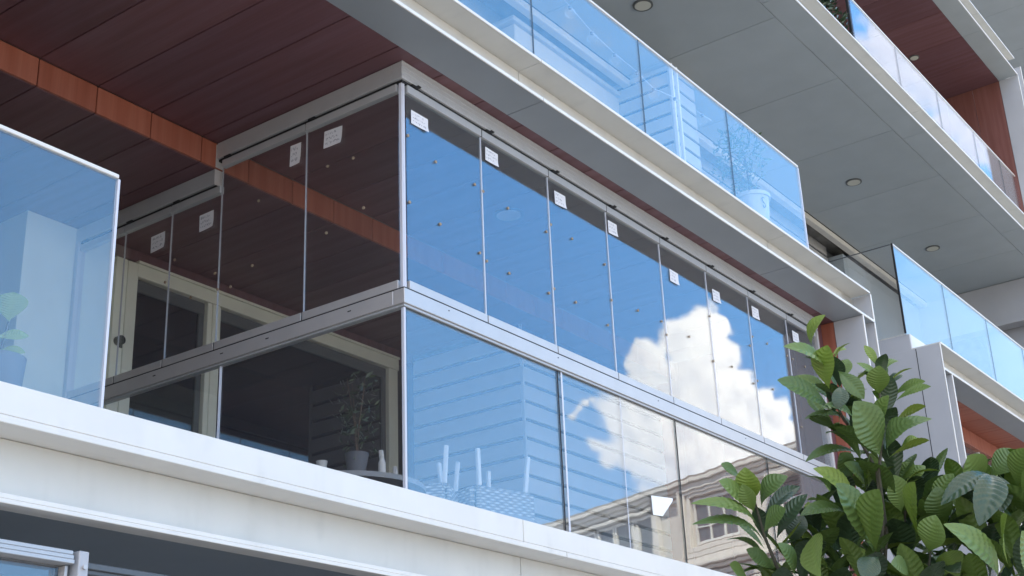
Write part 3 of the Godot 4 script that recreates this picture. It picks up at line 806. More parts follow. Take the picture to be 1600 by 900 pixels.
	for i in 4:
		var l: float = lx[i] + 0.004
		var r: float = lx[i + 1] - 0.004
		var p := bx(e, "lower_pane", Vector3(l, -0.042, -0.006), Vector3(r, 0.988, 0.006), M.clear_glass, 0.0)
		bx(p, "tinted_film", Vector3(l + 0.001, -0.041, -0.001), Vector3(r - 0.001, 0.987, 0.001), M.lower_film, 0.0)
		if i < 3:
			bx(p, "black_gasket", Vector3(r + 0.001, -0.042, -0.008), Vector3(r + 0.007, 0.987, 0.0085), M.black_rubber, 0.0)
		if i == 0:
			bx(p, "edge_strip", Vector3(r + 0.036, -0.042, 0.007), Vector3(r + 0.052, 0.987, 0.010), M.clear_seal, 0.001)
		if i == 1:
			bx(p, "edge_strip", Vector3(2.152, -0.042, 0.0065), Vector3(2.160, 0.987, 0.0085), M.clear_seal, 0.001)
	var lz := [-0.012, -1.424, -2.86]
	for i in 2:
		var n: float = lz[i] - 0.004
		var f: float = lz[i + 1] + 0.004
		var p := bx(e, "lower_pane", Vector3(-0.006, -0.042, f), Vector3(0.006, 0.988, n), M.clear_glass, 0.0)
		if i == 0:
			bx(p, "edge_strip", Vector3(-0.009, -0.042, f - 0.006), Vector3(0.009, 0.987, f + 0.001), M.clear_seal, 0.001)
	bx(e, "corner_seal", Vector3(-0.012, -0.042, -0.011), Vector3(0.004, 0.987, 0.012), M.clear_seal, 0.003)
	# cork pads left on the new panes: [x, y] on the front, [z, y] on the side
	for c: Array in [[0.043, 2.047], [0.05, 1.63]]:
		pad(e, Vector3(c[0], c[1], 0.008), false)
	for c: Array in PADS_FRONT:
		pad(e, Vector3(c[0], c[1], 0.008), false)
	for c: Array in PADS_SIDE:
		pad(e, Vector3(-0.008, c[1], c[0]), true)

func pad(e: Node3D, at: Vector3, side: bool) -> void:
	drum(e, "cork_pad", at, 0.0095, 0.006, Vector3(1, 0, 0) if side else Vector3(0, 0, 1), M.cork, -1, 10)

# ------------------------------------------------------------------ paper notes with quick handwriting
func note_texture(seed_no: int) -> ImageTexture:
	var r := RandomNumberGenerator.new()
	r.seed = seed_no
	var im := Image.create(96, 112, false, Image.FORMAT_RGB8)
	im.fill(Color(0.93, 0.93, 0.94))
	var ink := Color(0.50, 0.51, 0.56)
	for row in 3:
		var x := 10.0
		var y := 20.0 + 30.0 * row
		var last := 84.0 - 22.0 * r.randf() if row > 0 else 66.0
		while x < last:
			var px := x
			var py := y + r.randf_range(-4, 10)
			for k in r.randi_range(2, 4):
				var qx := x + r.randf_range(-2, 9)
				var qy := y + r.randf_range(-7, 13)
				var n := int(maxf(absf(qx - px), absf(qy - py))) + 1
				for s in n:
					var ix := int(lerpf(px, qx, s / float(n)))
					var iy := int(lerpf(py, qy, s / float(n)))
					if ix > 2 and ix < 92 and iy > 2 and iy < 108:
						im.set_pixel(ix, iy, ink)
						im.set_pixel(ix + 1, iy, ink.lerp(Color.WHITE, 0.3))
				px = qx
				py = qy
			x += r.randf_range(7, 12)
	return ImageTexture.create_from_image(im)

# a sheet between two corners on the glass; along is the direction of its width
func note(called: String, label: String, at: Vector3, along: Vector3, w: float, h: float, lean: float, tex: Texture2D, group := "paper notes stuck on the new panes") -> void:
	var out := Vector3(0, 0, 1) if absf(along.x) > 0.5 else Vector3(-1, 0, 0)
	var up := Vector3.UP
	along = (along * cos(lean) + up * sin(lean)).normalized()
	up = (up * cos(lean) - along * sin(lean)).normalized()
	var st := SurfaceTool.new()
	st.begin(Mesh.PRIMITIVE_TRIANGLES)
	st.set_smooth_group(0)
	var N := 6
	var pt := func(i: int, j: int) -> Vector3:
		var u := i / float(N) - 0.5
		var v := j / float(N) - 0.5
		var lift := 0.0015 + 0.006 * pow(maxf(0.0, -v + u * 0.6 - 0.35), 1.5) * 4.0
		return along * (u * w) + up * (v * h) + out * lift
	for i in N:
		for j in N:
			for c: Array in [[0, 0], [0, 1], [1, 1], [0, 0], [1, 1], [1, 0]]:
				st.set_uv(Vector2((i + c[0]) / float(N), 1.0 - (j + c[1]) / float(N)))
				st.add_vertex(pt.call(i + c[0], j + c[1]))
	st.generate_normals()
	var m := StandardMaterial3D.new()
	m.albedo_color = Color(0.95, 0.95, 0.96)
	m.roughness = 0.9
	m.cull_mode = BaseMaterial3D.CULL_DISABLED
	m.albedo_texture = tex
	var o := MeshInstance3D.new()
	o.name = numbered(called)
	o.mesh = st.commit()
	o.material_override = m
	add_child(o)
	o.position = at
	tag(o, label, "paper note", group)

func notes() -> void:
	var tex := []
	for k in 7:
		tex.append(note_texture(4 + 5 * k))
	var front := [[0.147, 2.183, 0.152, 0.088, "nearest the corner post"], [0.837, 2.226, 0.128, 0.092, "second from the corner, on the second front pane"],
		[1.58, 2.206, 0.128, 0.094, "third from the corner, on the third front pane"], [2.222, 2.221, 0.115, 0.096, "fourth from the corner, on the fourth front pane"],
		[3.047, 2.115, 0.125, 0.096, "hanging lowest, on the fifth front pane"], [3.7, 2.159, 0.12, 0.096, "on the sixth front pane above the cloud"],
		[4.368, 2.214, 0.12, 0.096, "on the seventh front pane"], [5.111, 2.207, 0.12, 0.096, "on the last front pane beside the wood wall"]]
	for i in front.size():
		var f: Array = front[i]
		note("paper_note", "white handwritten paper note %s" % f[4], Vector3(f[0], f[1], 0.007), Vector3.RIGHT, f[2], f[3], [0.0, -0.03, 0.025, 0.01, -0.02, 0.03, 0.0, -0.015][i], tex[i % 7])
	var side := [[-0.528, 2.205, 0.145, 0.112, "on the dark side pane next to the corner post"], [-0.835, 2.195, 0.09, 0.14, "tall and narrow on the second dark side pane"],
		[-1.604, 1.991, 0.13, 0.115, "under the lower track, right of the two there"], [-2.061, 1.982, 0.135, 0.115, "under the lower track, left of the two there"]]
	for i in side.size():
		var f: Array = side[i]
		note("paper_note", "white handwritten paper note %s" % f[4], Vector3(-0.007, f[1], f[0]), Vector3(0, 0, 1), f[2], f[3], [-0.06, -0.03, 0.02, 0.03][i], tex[(i + 3) % 7])
	# the plain white card low on the front
	var st := SurfaceTool.new()
	st.begin(Mesh.PRIMITIVE_TRIANGLES)
	var q: Array[Vector3] = [Vector3(-0.1, 0.055, 0), Vector3(0.178, 0.082, 0.004), Vector3(0.172, 0.062, 0.003), Vector3(0.03, -0.062, 0.0), Vector3(-0.095, -0.072, 0)]
	for i in [1, 2, 3]:
		tri(st, q[0], q[i], q[i + 1], Vector3(0, 0, 1))
	var o := MeshInstance3D.new()
	o.name = numbered("white_card")
	o.mesh = st.commit()
	var m := StandardMaterial3D.new()
	m.albedo_color = Color(0.96, 0.96, 0.95)
	m.roughness = 0.8
	m.cull_mode = BaseMaterial3D.CULL_DISABLED
	o.material_override = m
	add_child(o)
	o.position = Vector3(2.56, 0.327, 0.0095)
	tag(o, "blank white four sided card on the lower front glass", "card")

# ------------------------------------------------------------------ glass balustrades
func balustrade(called: String, label: String, xs: Array, y0: float, y1: float, z: float, gl: Material, edge_right := true) -> Node3D:
	var b := thing(called, label, "balustrade", Vector3(xs[0], y0, z), "glass balustrades along the balcony edges")
	for i in xs.size() - 1:
		var p := bx(b, "glass_panel", Vector3(xs[i] + 0.003, y0, z - 0.006), Vector3(xs[i + 1] - 0.003, y1 - 0.02, z + 0.006), M.clear_glass, 0.0)
		bx(p, "laminate_film", Vector3(xs[i] + 0.004, y0 + 0.001, z - 0.001), Vector3(xs[i + 1] - 0.004, y1 - 0.021, z + 0.001), gl, 0.0)
		if i > 0:
			bx(p, "panel_joint", Vector3(xs[i] - 0.0028, y0, z - 0.005), Vector3(xs[i] + 0.0028, y1 - 0.02, z + 0.005), M.black_rubber, 0.0)
	var last: float = xs[xs.size() - 1]
	bx(b, "top_rail", Vector3(xs[0], y1 - 0.0195, z - 0.010), Vector3(last, y1, z + 0.011), M.white_aluminium, 0.003)
	if edge_right:
		bx(b, "edge_profile", Vector3(last - 0.0025, y0, z - 0.010), Vector3(last + 0.010, y1 - 0.02, z + 0.009), M.clear_seal, 0.002)
	return b

func balustrades() -> void:
	balustrade("glass_balustrade", "blue mirroring glass balustrade with a white rail at the left balcony edge", [-8.0, -6.4, -4.8, -3.35, -1.915], -0.042, 1.035, 0.02, M.left_film)
	balustrade("glass_balustrade", "long clear glass balustrade above the folding panes, globe lights behind it", [-4.1, -2.75, -1.4, -0.07, 1.266, 2.69, 4.10, 5.478], 2.95, 3.965, 0.07, M.rail_film)
	var w := balustrade("glass_balustrade", "pale glass balustrade with a glazed return on the wing past the gap", [7.72, 9.16, 10.62, 12.01, 13.4, 14.8], 2.945, 3.94, 0.07, M.rail_film, false)
	bx(w, "return_panel", Vector3(7.715, 2.945, -1.9), Vector3(7.727, 3.93, 0.058), M.clear_glass, 0.0)
	bx(w, "corner_profile", Vector3(7.708, 2.945, 0.06), Vector3(7.719, 3.94, 0.08), M.black_rubber, 0.0)
	bx(w, "return_rail", Vector3(7.713, 3.931, -1.9), Vector3(7.728, 3.938, 0.05), M.sash_grey, 0.001)
	balustrade("glass_balustrade", "cloud mirroring glass balustrade of the top balcony beside the hedge", [7.57, 8.91, 10.27, 11.635, 12.70, 13.38], 5.93, 6.91, 0.07, M.rail_film, false)

# ------------------------------------------------------------------ lamps, furniture, small things
func downlight(label: String, at: Vector3, r: float, group := "") -> void:
	var d := thing("downlight", label, "downlight", at, group)
	drum(d, "trim_ring", at + Vector3(0, -0.006, 0), r, 0.012, Vector3.UP, M.lamp_ring, -1, 32)
	drum(d, "lens", at + Vector3(0, -0.011, 0), r * 0.8, 0.008, Vector3.UP, M.lamp_lens, -1, 32)

func wicker_chair(label: String, at: Vector3, turn: float) -> void:
	# turned upside down: seat below, legs in the air
	var c := thing("wicker_chair", label, "chair", at, "wicker chairs turned upside down")
	c.rotation.y = turn
	org[c] = Vector3.ZERO
	bx(c, "seat", Vector3(-0.23, 0.0, -0.22), Vector3(0.23, 0.06, 0.22), M.wicker, 0.02)
	bx(c, "seat_apron", Vector3(-0.235, -0.17, 0.2), Vector3(0.235, 0.045, 0.235), M.wicker, 0.012)
	bx(c, "armrest", Vector3(-0.265, -0.19, -0.22), Vector3(-0.225, 0.05, 0.2), M.wicker, 0.012)
	bx(c, "armrest", Vector3(0.225, -0.19, -0.22), Vector3(0.265, 0.05, 0.2), M.wicker, 0.012)
	var bk := bx(c, "backrest", Vector3(-0.23, -0.42, -0.27), Vector3(0.23, 0.02, -0.225), M.wicker, 0.015)
	bk.rotation.x = 0.18
	for p: Array in [[-0.2, 0.2], [0.2, 0.2], [-0.2, -0.2], [0.2, -0.2]]:
		var l := bx(c, "leg", Vector3(p[0] - 0.014, 0.06, p[1] - 0.014), Vector3(p[0] + 0.014, 0.30, p[1] + 0.014), M.white_paint, 0.005)
		l.rotation = Vector3(0.08 * signf(p[1]), 0, -0.08 * signf(p[0]))

func table(label: String, at: Vector3, r: float, h: float) -> void:
	var t := thing("round_table", label, "table", at)
	drum(t, "table_top", at + Vector3(0, h - 0.015, 0), r, 0.03, Vector3.UP, M.table_grey, -1, 48)
	drum(t, "pedestal", at + Vector3(0, (h - 0.03) / 2.0, 0), 0.04, h - 0.03, Vector3.UP, M.steel)
	drum(t, "foot_plate", at + Vector3(0, 0.01, 0), r * 0.5, 0.02, Vector3.UP, M.steel, -1, 32)

func leaf_sprays(count: int, centre: Vector3, size: Vector3, leaf: float, seed_no: int) -> ArrayMesh:
	var r := RandomNumberGenerator.new()
	r.seed = seed_no
	var st := SurfaceTool.new()
	st.begin(Mesh.PRIMITIVE_TRIANGLES)
	for i in count:
		var p := Vector3(r.randfn(), r.randfn(), r.randfn()) * 0.42
		if p.length() > 0.8:
			p *= 0.45 / p.length() + 0.2
		p = centre + p * size
		var d := Vector3(r.randf_range(-1, 1), r.randf_range(-0.3, 1), r.randf_range(-1, 1)).normalized()
		var s := d.cross(Vector3(r.randf(), r.randf(), r.randf() + 0.1)).normalized()
		var n := d.cross(s)
		var l := leaf * r.randf_range(0.7, 1.3)
		var tone := r.randf_range(0.6, 1.3)
		st.set_color(Color(tone, tone, tone))
		for v: Vector3 in [p, p + d * l * 0.45 + s * l * 0.16 + n * l * 0.03, p + d * l, p, p + d * l, p + d * l * 0.45 - s * l * 0.16 + n * l * 0.03]:
			st.add_vertex(v)
	st.generate_normals()
	return st.commit()

func small_things() -> void:
	downlight("round recessed lamp in the grey soffit at the top of the picture", Vector3(4.35, 5.482, -0.76), 0.095, "lamps in the grey soffit")
	downlight("round recessed lamp in the grey soffit above the end of the long balustrade", Vector3(9.17, 5.482, -0.76), 0.095, "lamps in the grey soffit")
	downlight("round recessed lamp in the grey soffit over the wing balustrade", Vector3(11.76, 5.482, -0.76), 0.095, "lamps in the grey soffit")
	downlight("small round lamp on the dark wood ceiling of the top balcony", Vector3(11.94, 8.463, -0.62), 0.07)
	downlight("round ceiling lamp seen faintly through the second front pane", Vector3(2.04, 2.503, -0.74), 0.11)
	table("round grey table inside the glass corner with a plant on it", Vector3(0.66, -0.048, -1.02), 0.47, 0.33)
	table("low round table under the upturned wicker chairs", Vector3(1.75, -0.048, -0.95), 0.45, 0.26)
	wicker_chair("white wicker chair upside down, its woven front close to the glass", Vector3(1.80, 0.36, -0.86), -0.25)
	wicker_chair("white wicker chair upside down, half hidden left of the other one", Vector3(1.38, 0.34, -1.05), 0.5)
	# shrub in a pot on the table
	var s := thing("potted_shrub", "thin leafed shrub in a dark pot inside the glass corner", "plant", Vector3(0.42, 0.282, -0.72))
	drum(s, "pot", Vector3(0.42, 0.34, -0.72), 0.05, 0.12, Vector3.UP, M.terracotta_grey, 0.07)
	for k in 4:
		var a := k * 1.7
		mesh_part(s, "stem", tube([Vector3.ZERO, Vector3(0.02 * cos(a), 0.2, 0.02 * sin(a)), Vector3(0.07 * cos(a), 0.45, 0.07 * sin(a))], [0.005, 0.004, 0.002]), M.bark, Vector3(0.42, 0.39, -0.72))
	mesh_part(s, "foliage", leaf_sprays(230, Vector3(0, 0.22, 0), Vector3(0.17, 0.42, 0.17), 0.05, 31), M.leaf_3, Vector3(0.42, 0.39, -0.72)).set_meta("kind", "stuff")
	var c := thing("coffee_cup", "small white cup on the grey table in the glass corner", "cup", Vector3(0.27, 0.282, -0.85))
	drum(c, "bowl", Vector3(0.27, 0.317, -0.85), 0.022, 0.07, Vector3.UP, M.ceramic, 0.034)
	var jg := thing("bottle", "pale bottle beside the shrub on the grey table", "bottle", Vector3(0.5, 0.282, -0.6))
	drum(jg, "bottle_body", Vector3(0.5, 0.312, -0.6), 0.022, 0.06, Vector3.UP, M.ceramic)
	drum(jg, "neck", Vector3(0.5, 0.362, -0.6), 0.02, 0.04, Vector3.UP, M.ceramic, 0.01)
	# globe lights on a wire behind the upper balustrade
	var g := thing("globe_string", "string of round glass globe lights behind the upper balustrade", "string lights", Vector3(2.1, 3.98, -0.15))
	var pts: Array[Vector3] = [Vector3(1.7, 4.16, -0.15), Vector3(2.106, 4.045, -0.15), Vector3(2.395, 3.965, -0.15), Vector3(2.708, 3.925, -0.15), Vector3(3.036, 3.915, -0.15), Vector3(3.284, 3.875, -0.15), Vector3(3.631, 3.945, -0.15), Vector3(4.10, 3.99, -0.15), Vector3(4.26, 4.0, -0.15)]
	var rel: Array[Vector3] = []
	var rad: Array[float] = []
	for p in pts:
		rel.append(p - pts[0])
		rad.append(0.0025)
	mesh_part(g, "wire", tube(rel, rad, 6), M.clear_seal, pts[0])
	for i in range(1, 8):
		var sp := SphereMesh.new()
		sp.radius = 0.043
		sp.height = 0.086
		var bulb := mesh_part(g, "globe", sp, M.globe_glass, pts[i] - Vector3(0, 0.058, 0))
		drum(bulb, "socket", pts[i] - Vector3(0, 0.012, 0), 0.012, 0.022, Vector3.UP, M.sash_grey)
	# pots on the upper balcony
	var u := thing("potted_shrub", "leafy shrub in a white pot with a swirl behind the upper balustrade", "plant", Vector3(5.06, 2.86, -0.22))
	var pot := drum(u, "pot", Vector3(5.06, 3.21, -0.22), 0.10, 0.7, Vector3.UP, M.ceramic, 0.15, 32)
	drum(pot, "pot_rim", Vector3(5.06, 3.565, -0.22), 0.165, 0.035, Vector3.UP, M.ceramic, -1, 32)
	var swirl: Array[Vector3] = []
	var sr: Array[float] = []
	for k in 17:
		var t := k / 16.0
		var a := lerpf(0.6, PI + PI * 0.5, t * 2.0) if t < 0.5 else lerpf(PI * 0.5, -PI * 0.9, t * 2.0 - 1.0)
		var cy := 0.024 if t < 0.5 else -0.024
		swirl.append(Vector3(0.026 * cos(a), cy + 0.024 * sin(a), 0.0))
		sr.append(0.005)
	mesh_part(pot, "swirl", tube(swirl, sr, 6), M.sash_grey, Vector3(5.0, 3.47, -0.085))
	mesh_part(u, "foliage", leaf_sprays(420, Vector3(0, 0.32, 0), Vector3(0.34, 0.5, 0.3), 0.07, 41), M.leaf_1, Vector3(4.95, 3.58, -0.25)).set_meta("kind", "stuff")
	mesh_part(u, "stem", tube([Vector3.ZERO, Vector3(-0.06, 0.4, 0)], [0.014, 0.007]), M.bark, Vector3(5.06, 3.56, -0.22))
	# hedge in a trough on the top balcony
	var h := thing("hedge", "dark clipped hedge in a trough left of the top balustrade", "hedge", Vector3(6.4, 5.8, -0.1))
	bx(h, "trough", Vector3(5.2, 5.8, -0.3), Vector3(7.5, 6.02, 0.05), M.terracotta_grey)
	mesh_part(h, "foliage", leaf_sprays(2600, Vector3(0, 0.5, 0), Vector3(1.5, 0.75, 0.3), 0.085, 51), M.leaf_3, Vector3(6.65, 5.95, -0.12)).set_meta("kind", "stuff")
	bx(h, "trough_post", Vector3(7.53, 5.93, 0.04), Vector3(7.56, 6.95, 0.07), M.black_rubber)

# ------------------------------------------------------------------ loquat leaves
# a leaf from base (origin) to tip (0, 0, 1), upper face to +y; sag arches it
func leaf_mesh(sag: float, fold: float, width: float, seed_no: int) -> ArrayMesh:
	var r := RandomNumberGenerator.new()
	r.seed = seed_no
	var veins := 12
	var NL := veins * 5
	var NW := 5
	var st := SurfaceTool.new()
	st.begin(Mesh.PRIMITIVE_TRIANGLES)
	st.set_smooth_group(0)
	var twist := r.randf_range(-0.3, 0.3)
	var bend := r.randf_range(-0.07, 0.07)
	var at := func(i: int, j: int) -> Vector3:
		var t := i / float(NL)
		var s := j / float(NW)
		var w := 0.5 * width * pow(sin(PI * pow(t, 1.38)), 0.8) * (1.0 + (0.018 if i % 5 == 0 else -0.006) * absf(s))
		w = maxf(w, 0.012 * (1.0 - t))
		var phase := TAU * (t * veins - absf(s) * 1.5)
		var ripple := 0.016 * sin(phase) * (w / (0.5 * width)) * smooth(0.0, 0.35, absf(s)) * (1.0 - 0.65 * pow(absf(s), 4.0))
		var y := 4.0 * sag * t * (1.0 - t) + fold * absf(s) * w - fold * 0.5 * s * s * w + ripple
		var a := twist * t
		return Vector3(s * w * cos(a) + bend * sin(PI * t), y + s * w * sin(a), t)
	var tint := func(i: int, j: int) -> Color:
		var t := i / float(NL)
		var s := absf(j / float(NW))
		var phase := fposmod(t * veins - s * 1.5 + 0.25, 1.0)
		var k := 1.1 - 0.30 * pow(0.5 + 0.5 * sin(TAU * phase), 5.0)
		if j == 0:
			return Color(2.0, 1.75, 1.9)
		return Color(k, k, k)
	for i in NL:
		for j in range(-NW, NW):
			for c: Array in [[0, 0], [1, 0], [1, 1], [0, 0], [1, 1], [0, 1]]:
				st.set_color(tint.call(i + c[0], j + c[1]))
				st.add_vertex(at.call(i + c[0], j + c[1]))
	st.generate_normals()
	return st.commit()

var leaf_shapes: Array = []
var leaf_no := 0

func leaf(tree: Node3D, base: Vector3, tip: Vector3, width: float, face: Vector3, tone: int, shape := -1) -> void:
	var d := tip - base
	var l := d.length()
	var z := d / l
	var y := (face - z * face.dot(z)).normalized()
	var x := y.cross(z)
	var o := MeshInstance3D.new()
	o.name = "leaf"
	leaf_no += 1
	o.mesh = leaf_shapes[shape if shape >= 0 else leaf_no % leaf_shapes.size()]
	o.material_override = M["leaf_%d" % tone]
	tree.add_child(o, true)
	o.transform = Transform3D(Basis(x * (width / 0.40), y * l, z * l), base - (org[tree] as Vector3))

func shoot(tree: Node3D, at: Vector3, axis: Vector3, count: int, size: float, seed_no: int, tones: Array) -> void:
	var r := RandomNumberGenerator.new()
	r.seed = seed_no
	axis = axis.normalized()
	var u := axis.cross(Vector3(0.3, 0.1, 0.9)).normalized()
	var v := axis.cross(u)
	for i in count:
		var a := 2.4 * i + r.randf_range(-0.3, 0.3)
		var out := u * cos(a) + v * sin(a)
		var t := i / float(count)
		var rise := lerpf(0.15, 1.7, t)
		var d := (out + axis * rise).normalized()
		var l := size * lerpf(1.0, 0.7, t) * r.randf_range(0.85, 1.15)
		var b := at + axis * (t - 1.0) * size * 0.5 + out * 0.01
		leaf(tree, b, b + d * l, l * r.randf_range(0.33, 0.43), axis * 1.0 - out * 0.5 * rise + Vector3(0, 0.4, 0), tones[i % tones.size()])

func loquat() -> void:
	for k in 10:
		leaf_shapes.append(leaf_mesh([0.05, 0.10, 0.15, 0.07, 0.2, 0.26, 0.12, 0.03, 0.18, -0.06][k], [0.34, 0.26, 0.40, 0.22, 0.3, 0.36, 0.44, 0.3, 0.38, 0.32][k], [0.40, 0.40, 0.38, 0.42, 0.38, 0.40, 0.36, 0.44, 0.40, 0.37][k], 100 + k))
	var foot := Vector3(-1.25, -3.35, 3.1)
	var t := thing("loquat_tree", "loquat tree with large ribbed green leaves in the lower right foreground", "tree", foot)
	var eye := Vector3(-5.24, -1.73, 4.46)
	for row: Array in LEAVES:
		var b := Vector3(row[0], row[1], row[2])
		var p := Vector3(row[3], row[4], row[5])
		var face := ((eye - (b + p) / 2.0).normalized() * 0.75 + Vector3(0, 0.55, 0) + Vector3(rng.randf_range(-0.25, 0.25), 0, rng.randf_range(-0.25, 0.25)))
		leaf(t, b, p, row[6] * 1.22, face, int(row[7]), int(row[8]))
	# limbs: from the trunk to where the leaves sit
	var trunk: Array[Vector3] = [Vector3.ZERO, Vector3(-0.05, 1.0, -0.02), Vector3(-0.12, 1.8, -0.06)]
	mesh_part(t, "trunk", tube(trunk, [0.07, 0.055, 0.04], 12), M.bark, foot)
	var fork := foot + trunk[2]
	for line: Array in BRANCHES:
		var pts: Array[Vector3] = []
		var rad: Array[float] = []
		for k in line.size():
			pts.append(Vector3(line[k][0], line[k][1], line[k][2]) - fork)
			rad.append(lerpf(0.003, 0.0065, k / float(line.size())))
		pts.append(Vector3.ZERO)
		rad.append(0.016)
		mesh_part(t, "branch", tube(pts, rad, 8), M.young_stem, fork)
	for s: Array in SHOOTS:
		shoot(t, Vector3(s[0], s[1], s[2]), Vector3(s[3], s[4], s[5]), int(s[6]), s[7], int(s[8]), [0, 1, 2, 0, 3, 1])

func left_plant() -> void:
	var p := thing("potted_plant", "round leafed plant in a dark pot behind the left balustrade", "plant", Vector3(-2.06, -0.048, -0.5))
	drum(p, "pot", Vector3(-2.06, 0.12, -0.5), 0.09, 0.33, Vector3.UP, M.terracotta_grey, 0.115, 28)
	for q: Array in [[-2.03, 0.46, -0.5, -2.02, 0.60, -0.5, 0.15], [-2.07, 0.38, -0.52, -1.95, 0.405, -0.46, 0.06], [-2.1, 0.5, -0.5, -2.25, 0.62, -0.45, 0.13], [-2.06, 0.32, -0.5, -2.0, 0.30, -0.40, 0.05]]:
		var b := Vector3(q[0], q[1], q[2])
		leaf(p, b, Vector3(q[3], q[4], q[5]), q[6], Vector3(-0.6, 0.2, 0.8), 2, 1)
		mesh_part(p, "stem", tube([Vector3.ZERO, (b - Vector3(-2.06, 0.28, -0.5)) * 0.6, b - Vector3(-2.06, 0.28, -0.5)], [0.006, 0.005, 0.004]), M.young_stem, Vector3(-2.06, 0.28, -0.5))

# ------------------------------------------------------------------ the house across the street, seen in the glass
func far_house() -> void:
	var h := thing("beige_house", "beige house with moulded cornices and white framed windows mirrored in the lower front glass", "house", Vector3(18.355, -3.35, 3.79))
	h.rotation.y = deg_to_rad(-72.4)
	org[h] = Vector3(15.0, -3.35, 0.0)      # written in metres along its own front, world heights
	var W: Material = M.house_render
	var Tm: Material = M.house_trim
	bx(h, "wall", Vector3(15, -3.35, -9.0), Vector3(34, 5.1, -0.1), W, 0.0)
	for k in 3:
		bx(h, "cornice", Vector3(14.9, 5.10 + 0.085 * k, -9.1), Vector3(34.1, 5.18 + 0.085 * k, 0.02 + 0.07 * k), Tm, 0.01)
	bx(h, "cornice_band", Vector3(15, 4.985, -0.1), Vector3(34, 5.06, -0.02), Tm, 0.01)
	# the big window with its stepped surround
	for k in 3:
		var o := 0.40 - 0.12 * k
		var z := 0.10 - 0.03 * k
		for s: Array in [[19.4 - o, 4.95 + o * 0.6, 20.68 + o, 4.88 + o * 0.6], [19.4 - o, 4.0 - o, 20.68 + o, 4.1 - o], [19.4 - o, 4.1 - o, 19.5 - o, 4.88 + o * 0.6], [20.58 + o, 4.1 - o, 20.68 + o, 4.88 + o * 0.6]]:
			bx(h, "window_surround", Vector3(s[0], s[1], -0.1), Vector3(s[2], s[3], z), Tm, 0.01)
	window(h, 19.42, 20.66, 3.98, 4.92, 3, 2)
	bx(h, "window_sill", Vector3(18.9, 3.50, -0.1), Vector3(21.2, 3.58, 0.2), Tm, 0.01)
	for k in 7:
		bx(h, "wall_course", Vector3(15.0, 2.4 + 0.145 * k, -0.1), Vector3(20.6, 2.52 + 0.145 * k, 0.0), W, 0.012)
	bx(h, "string_course", Vector3(15.0, 3.42, -0.1), Vector3(20.9, 3.49, 0.1), Tm, 0.01)
	# row of tall panes further along
	bx(h, "window_head", Vector3(21.75, 4.96, -0.1), Vector3(25.4, 5.03, 0.06), Tm, 0.01)
	for k in 5:
		window(h, 21.95 + 0.66 * k, 22.56 + 0.66 * k, 3.4, 4.92, 1, 2)
	bx(h, "pilaster", Vector3(21.74, 2.0, -0.1), Vector3(21.93, 4.95, 0.03), Tm, 0.01)
	# the bay at the near end
	bx(h, "bay_hood", Vector3(16.4, 4.84, -0.1), Vector3(18.42, 4.92, 0.22), Tm, 0.01)
	window(h, 16.9, 18.25, 3.6, 4.4, 2, 2)
	for k in 4:
		bx(h, "bay_board", Vector3(16.9, 4.42 + 0.1 * k, -0.1), Vector3(18.25, 4.5 + 0.1 * k, -0.04), M.sash_grey, 0.01)
	for k in 4:
		window(h, 26.5 + 1.8 * k, 27.6 + 1.8 * k, 3.4, 4.7, 2, 2)
		window(h, 18.5 + 3.4 * k, 19.9 + 3.4 * k, -1.2, 0.6, 2, 2)
	bx(h, "roof", Vector3(14.9, 5.36, -9.1), Vector3(34.1, 5.42, 0.1), M.concrete, 0.01)

func window(h: Node3D, x0: float, x1: float, y0: float, y1: float, nx: int, ny: int) -> void:
	var f := bx(h, "window", Vector3(x0, y0, -0.1), Vector3(x1, y1, -0.085), M.house_pane, 0.0)
	var Fm: Material = M.house_frame
	bx(f, "frame", Vector3(x0, y0, -0.085), Vector3(x0 + 0.05, y1, -0.03), Fm)
	bx(f, "frame", Vector3(x1 - 0.05, y0, -0.085), Vector3(x1, y1, -0.03), Fm)
	bx(f, "frame", Vector3(x0 + 0.051, y1 - 0.05, -0.085), Vector3(x1 - 0.051, y1, -0.03), Fm)
	bx(f, "frame", Vector3(x0 + 0.051, y0, -0.085), Vector3(x1 - 0.051, y0 + 0.05, -0.03), Fm)
	for i in range(1, nx):
		var x := lerpf(x0, x1, i / float(nx))
		bx(f, "muntin", Vector3(x - 0.018, y0 + 0.051, -0.084), Vector3(x + 0.018, y1 - 0.051, -0.045), Fm)
	for j in range(1, ny):
		var y := lerpf(y0, y1, 0.38 + 0.62 * (j - 1) / float(ny))
		bx(f, "muntin", Vector3(x0 + 0.051, y - 0.014, -0.0835), Vector3(x1 - 0.051, y + 0.014, -0.055), Fm)

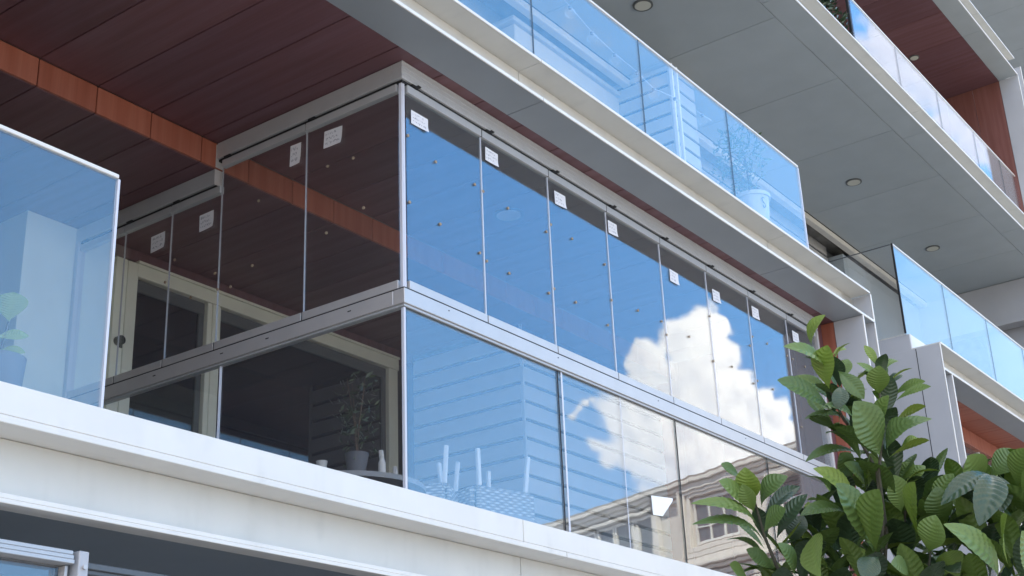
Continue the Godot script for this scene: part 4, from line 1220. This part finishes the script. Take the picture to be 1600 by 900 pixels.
# ------------------------------------------------------------------ ground
func slab(called: String, a: Vector3, b: Vector3, m: Material) -> void:
	var o := MeshInstance3D.new()
	o.name = called
	o.mesh = bev((b - a).abs(), 0.02)
	o.material_override = m
	add_child(o)
	o.position = (a + b) / 2.0
	o.set_meta("kind", "structure")

func grounds() -> void:
	slab("ground", Vector3(-150, -3.6, -150), Vector3(150, -3.5, 150), M.concrete)
	slab("road", Vector3(-150, -3.5, 9.0), Vector3(150, -3.48, 16.0), M.asphalt)
	slab("pavement", Vector3(-40, -3.5, -9), Vector3(40, -3.35, 8.9), M.paving)
	slab("far_pavement", Vector3(-40, -3.5, 16.1), Vector3(60, -3.35, 60), M.paving)

func _ready() -> void:
	rng.seed = 12
	# camera
	var cam := Camera3D.new()
	cam.name = "camera"
	add_child(cam)
	cam.transform = Transform3D(Basis(Vector3(0.593437, -0.039141, 0.803928), Vector3(-0.282878, 0.924955, 0.253845), Vector3(-0.753534, -0.378055, 0.537831)).orthonormalized(), Vector3(-5.243946, -1.728138, 4.460611))
	cam.fov = 23.6626
	cam.near = 0.05
	cam.far = 400.0
	cam.current = true
	# sky and exposure
	var sky_mat := PanoramaSkyMaterial.new()
	sky_mat.panorama = paint_sky()
	var sky := Sky.new()
	sky.sky_material = sky_mat
	var env := Environment.new()
	env.background_mode = Environment.BG_SKY
	env.sky = sky
	env.tonemap_mode = Environment.TONE_MAPPER_LINEAR
	env.tonemap_exposure = 2.8
	env.sdfgi_enabled = true
	env.ssao_enabled = true
	env.ssil_enabled = true
	var we := WorldEnvironment.new()
	we.name = "environment"
	we.environment = env
	add_child(we)
	# the sun stands behind the building, to the left
	var sun := DirectionalLight3D.new()
	sun.name = "sun"
	add_child(sun)
	sun.look_at_from_position(Vector3(-0.5, 0.81, -0.3) * 50.0, Vector3.ZERO)
	sun.light_energy = 1.4
	sun.light_color = Color(1.0, 0.96, 0.88)
	sun.light_angular_distance = 0.5
	sun.shadow_enabled = true
	make_materials()
	M["globe_glass"] = M.clear_glass
	grounds()
	build_block()
	far_house()
	enclosure()
	balustrades()
	notes()
	small_things()
	loquat()
	left_plant()
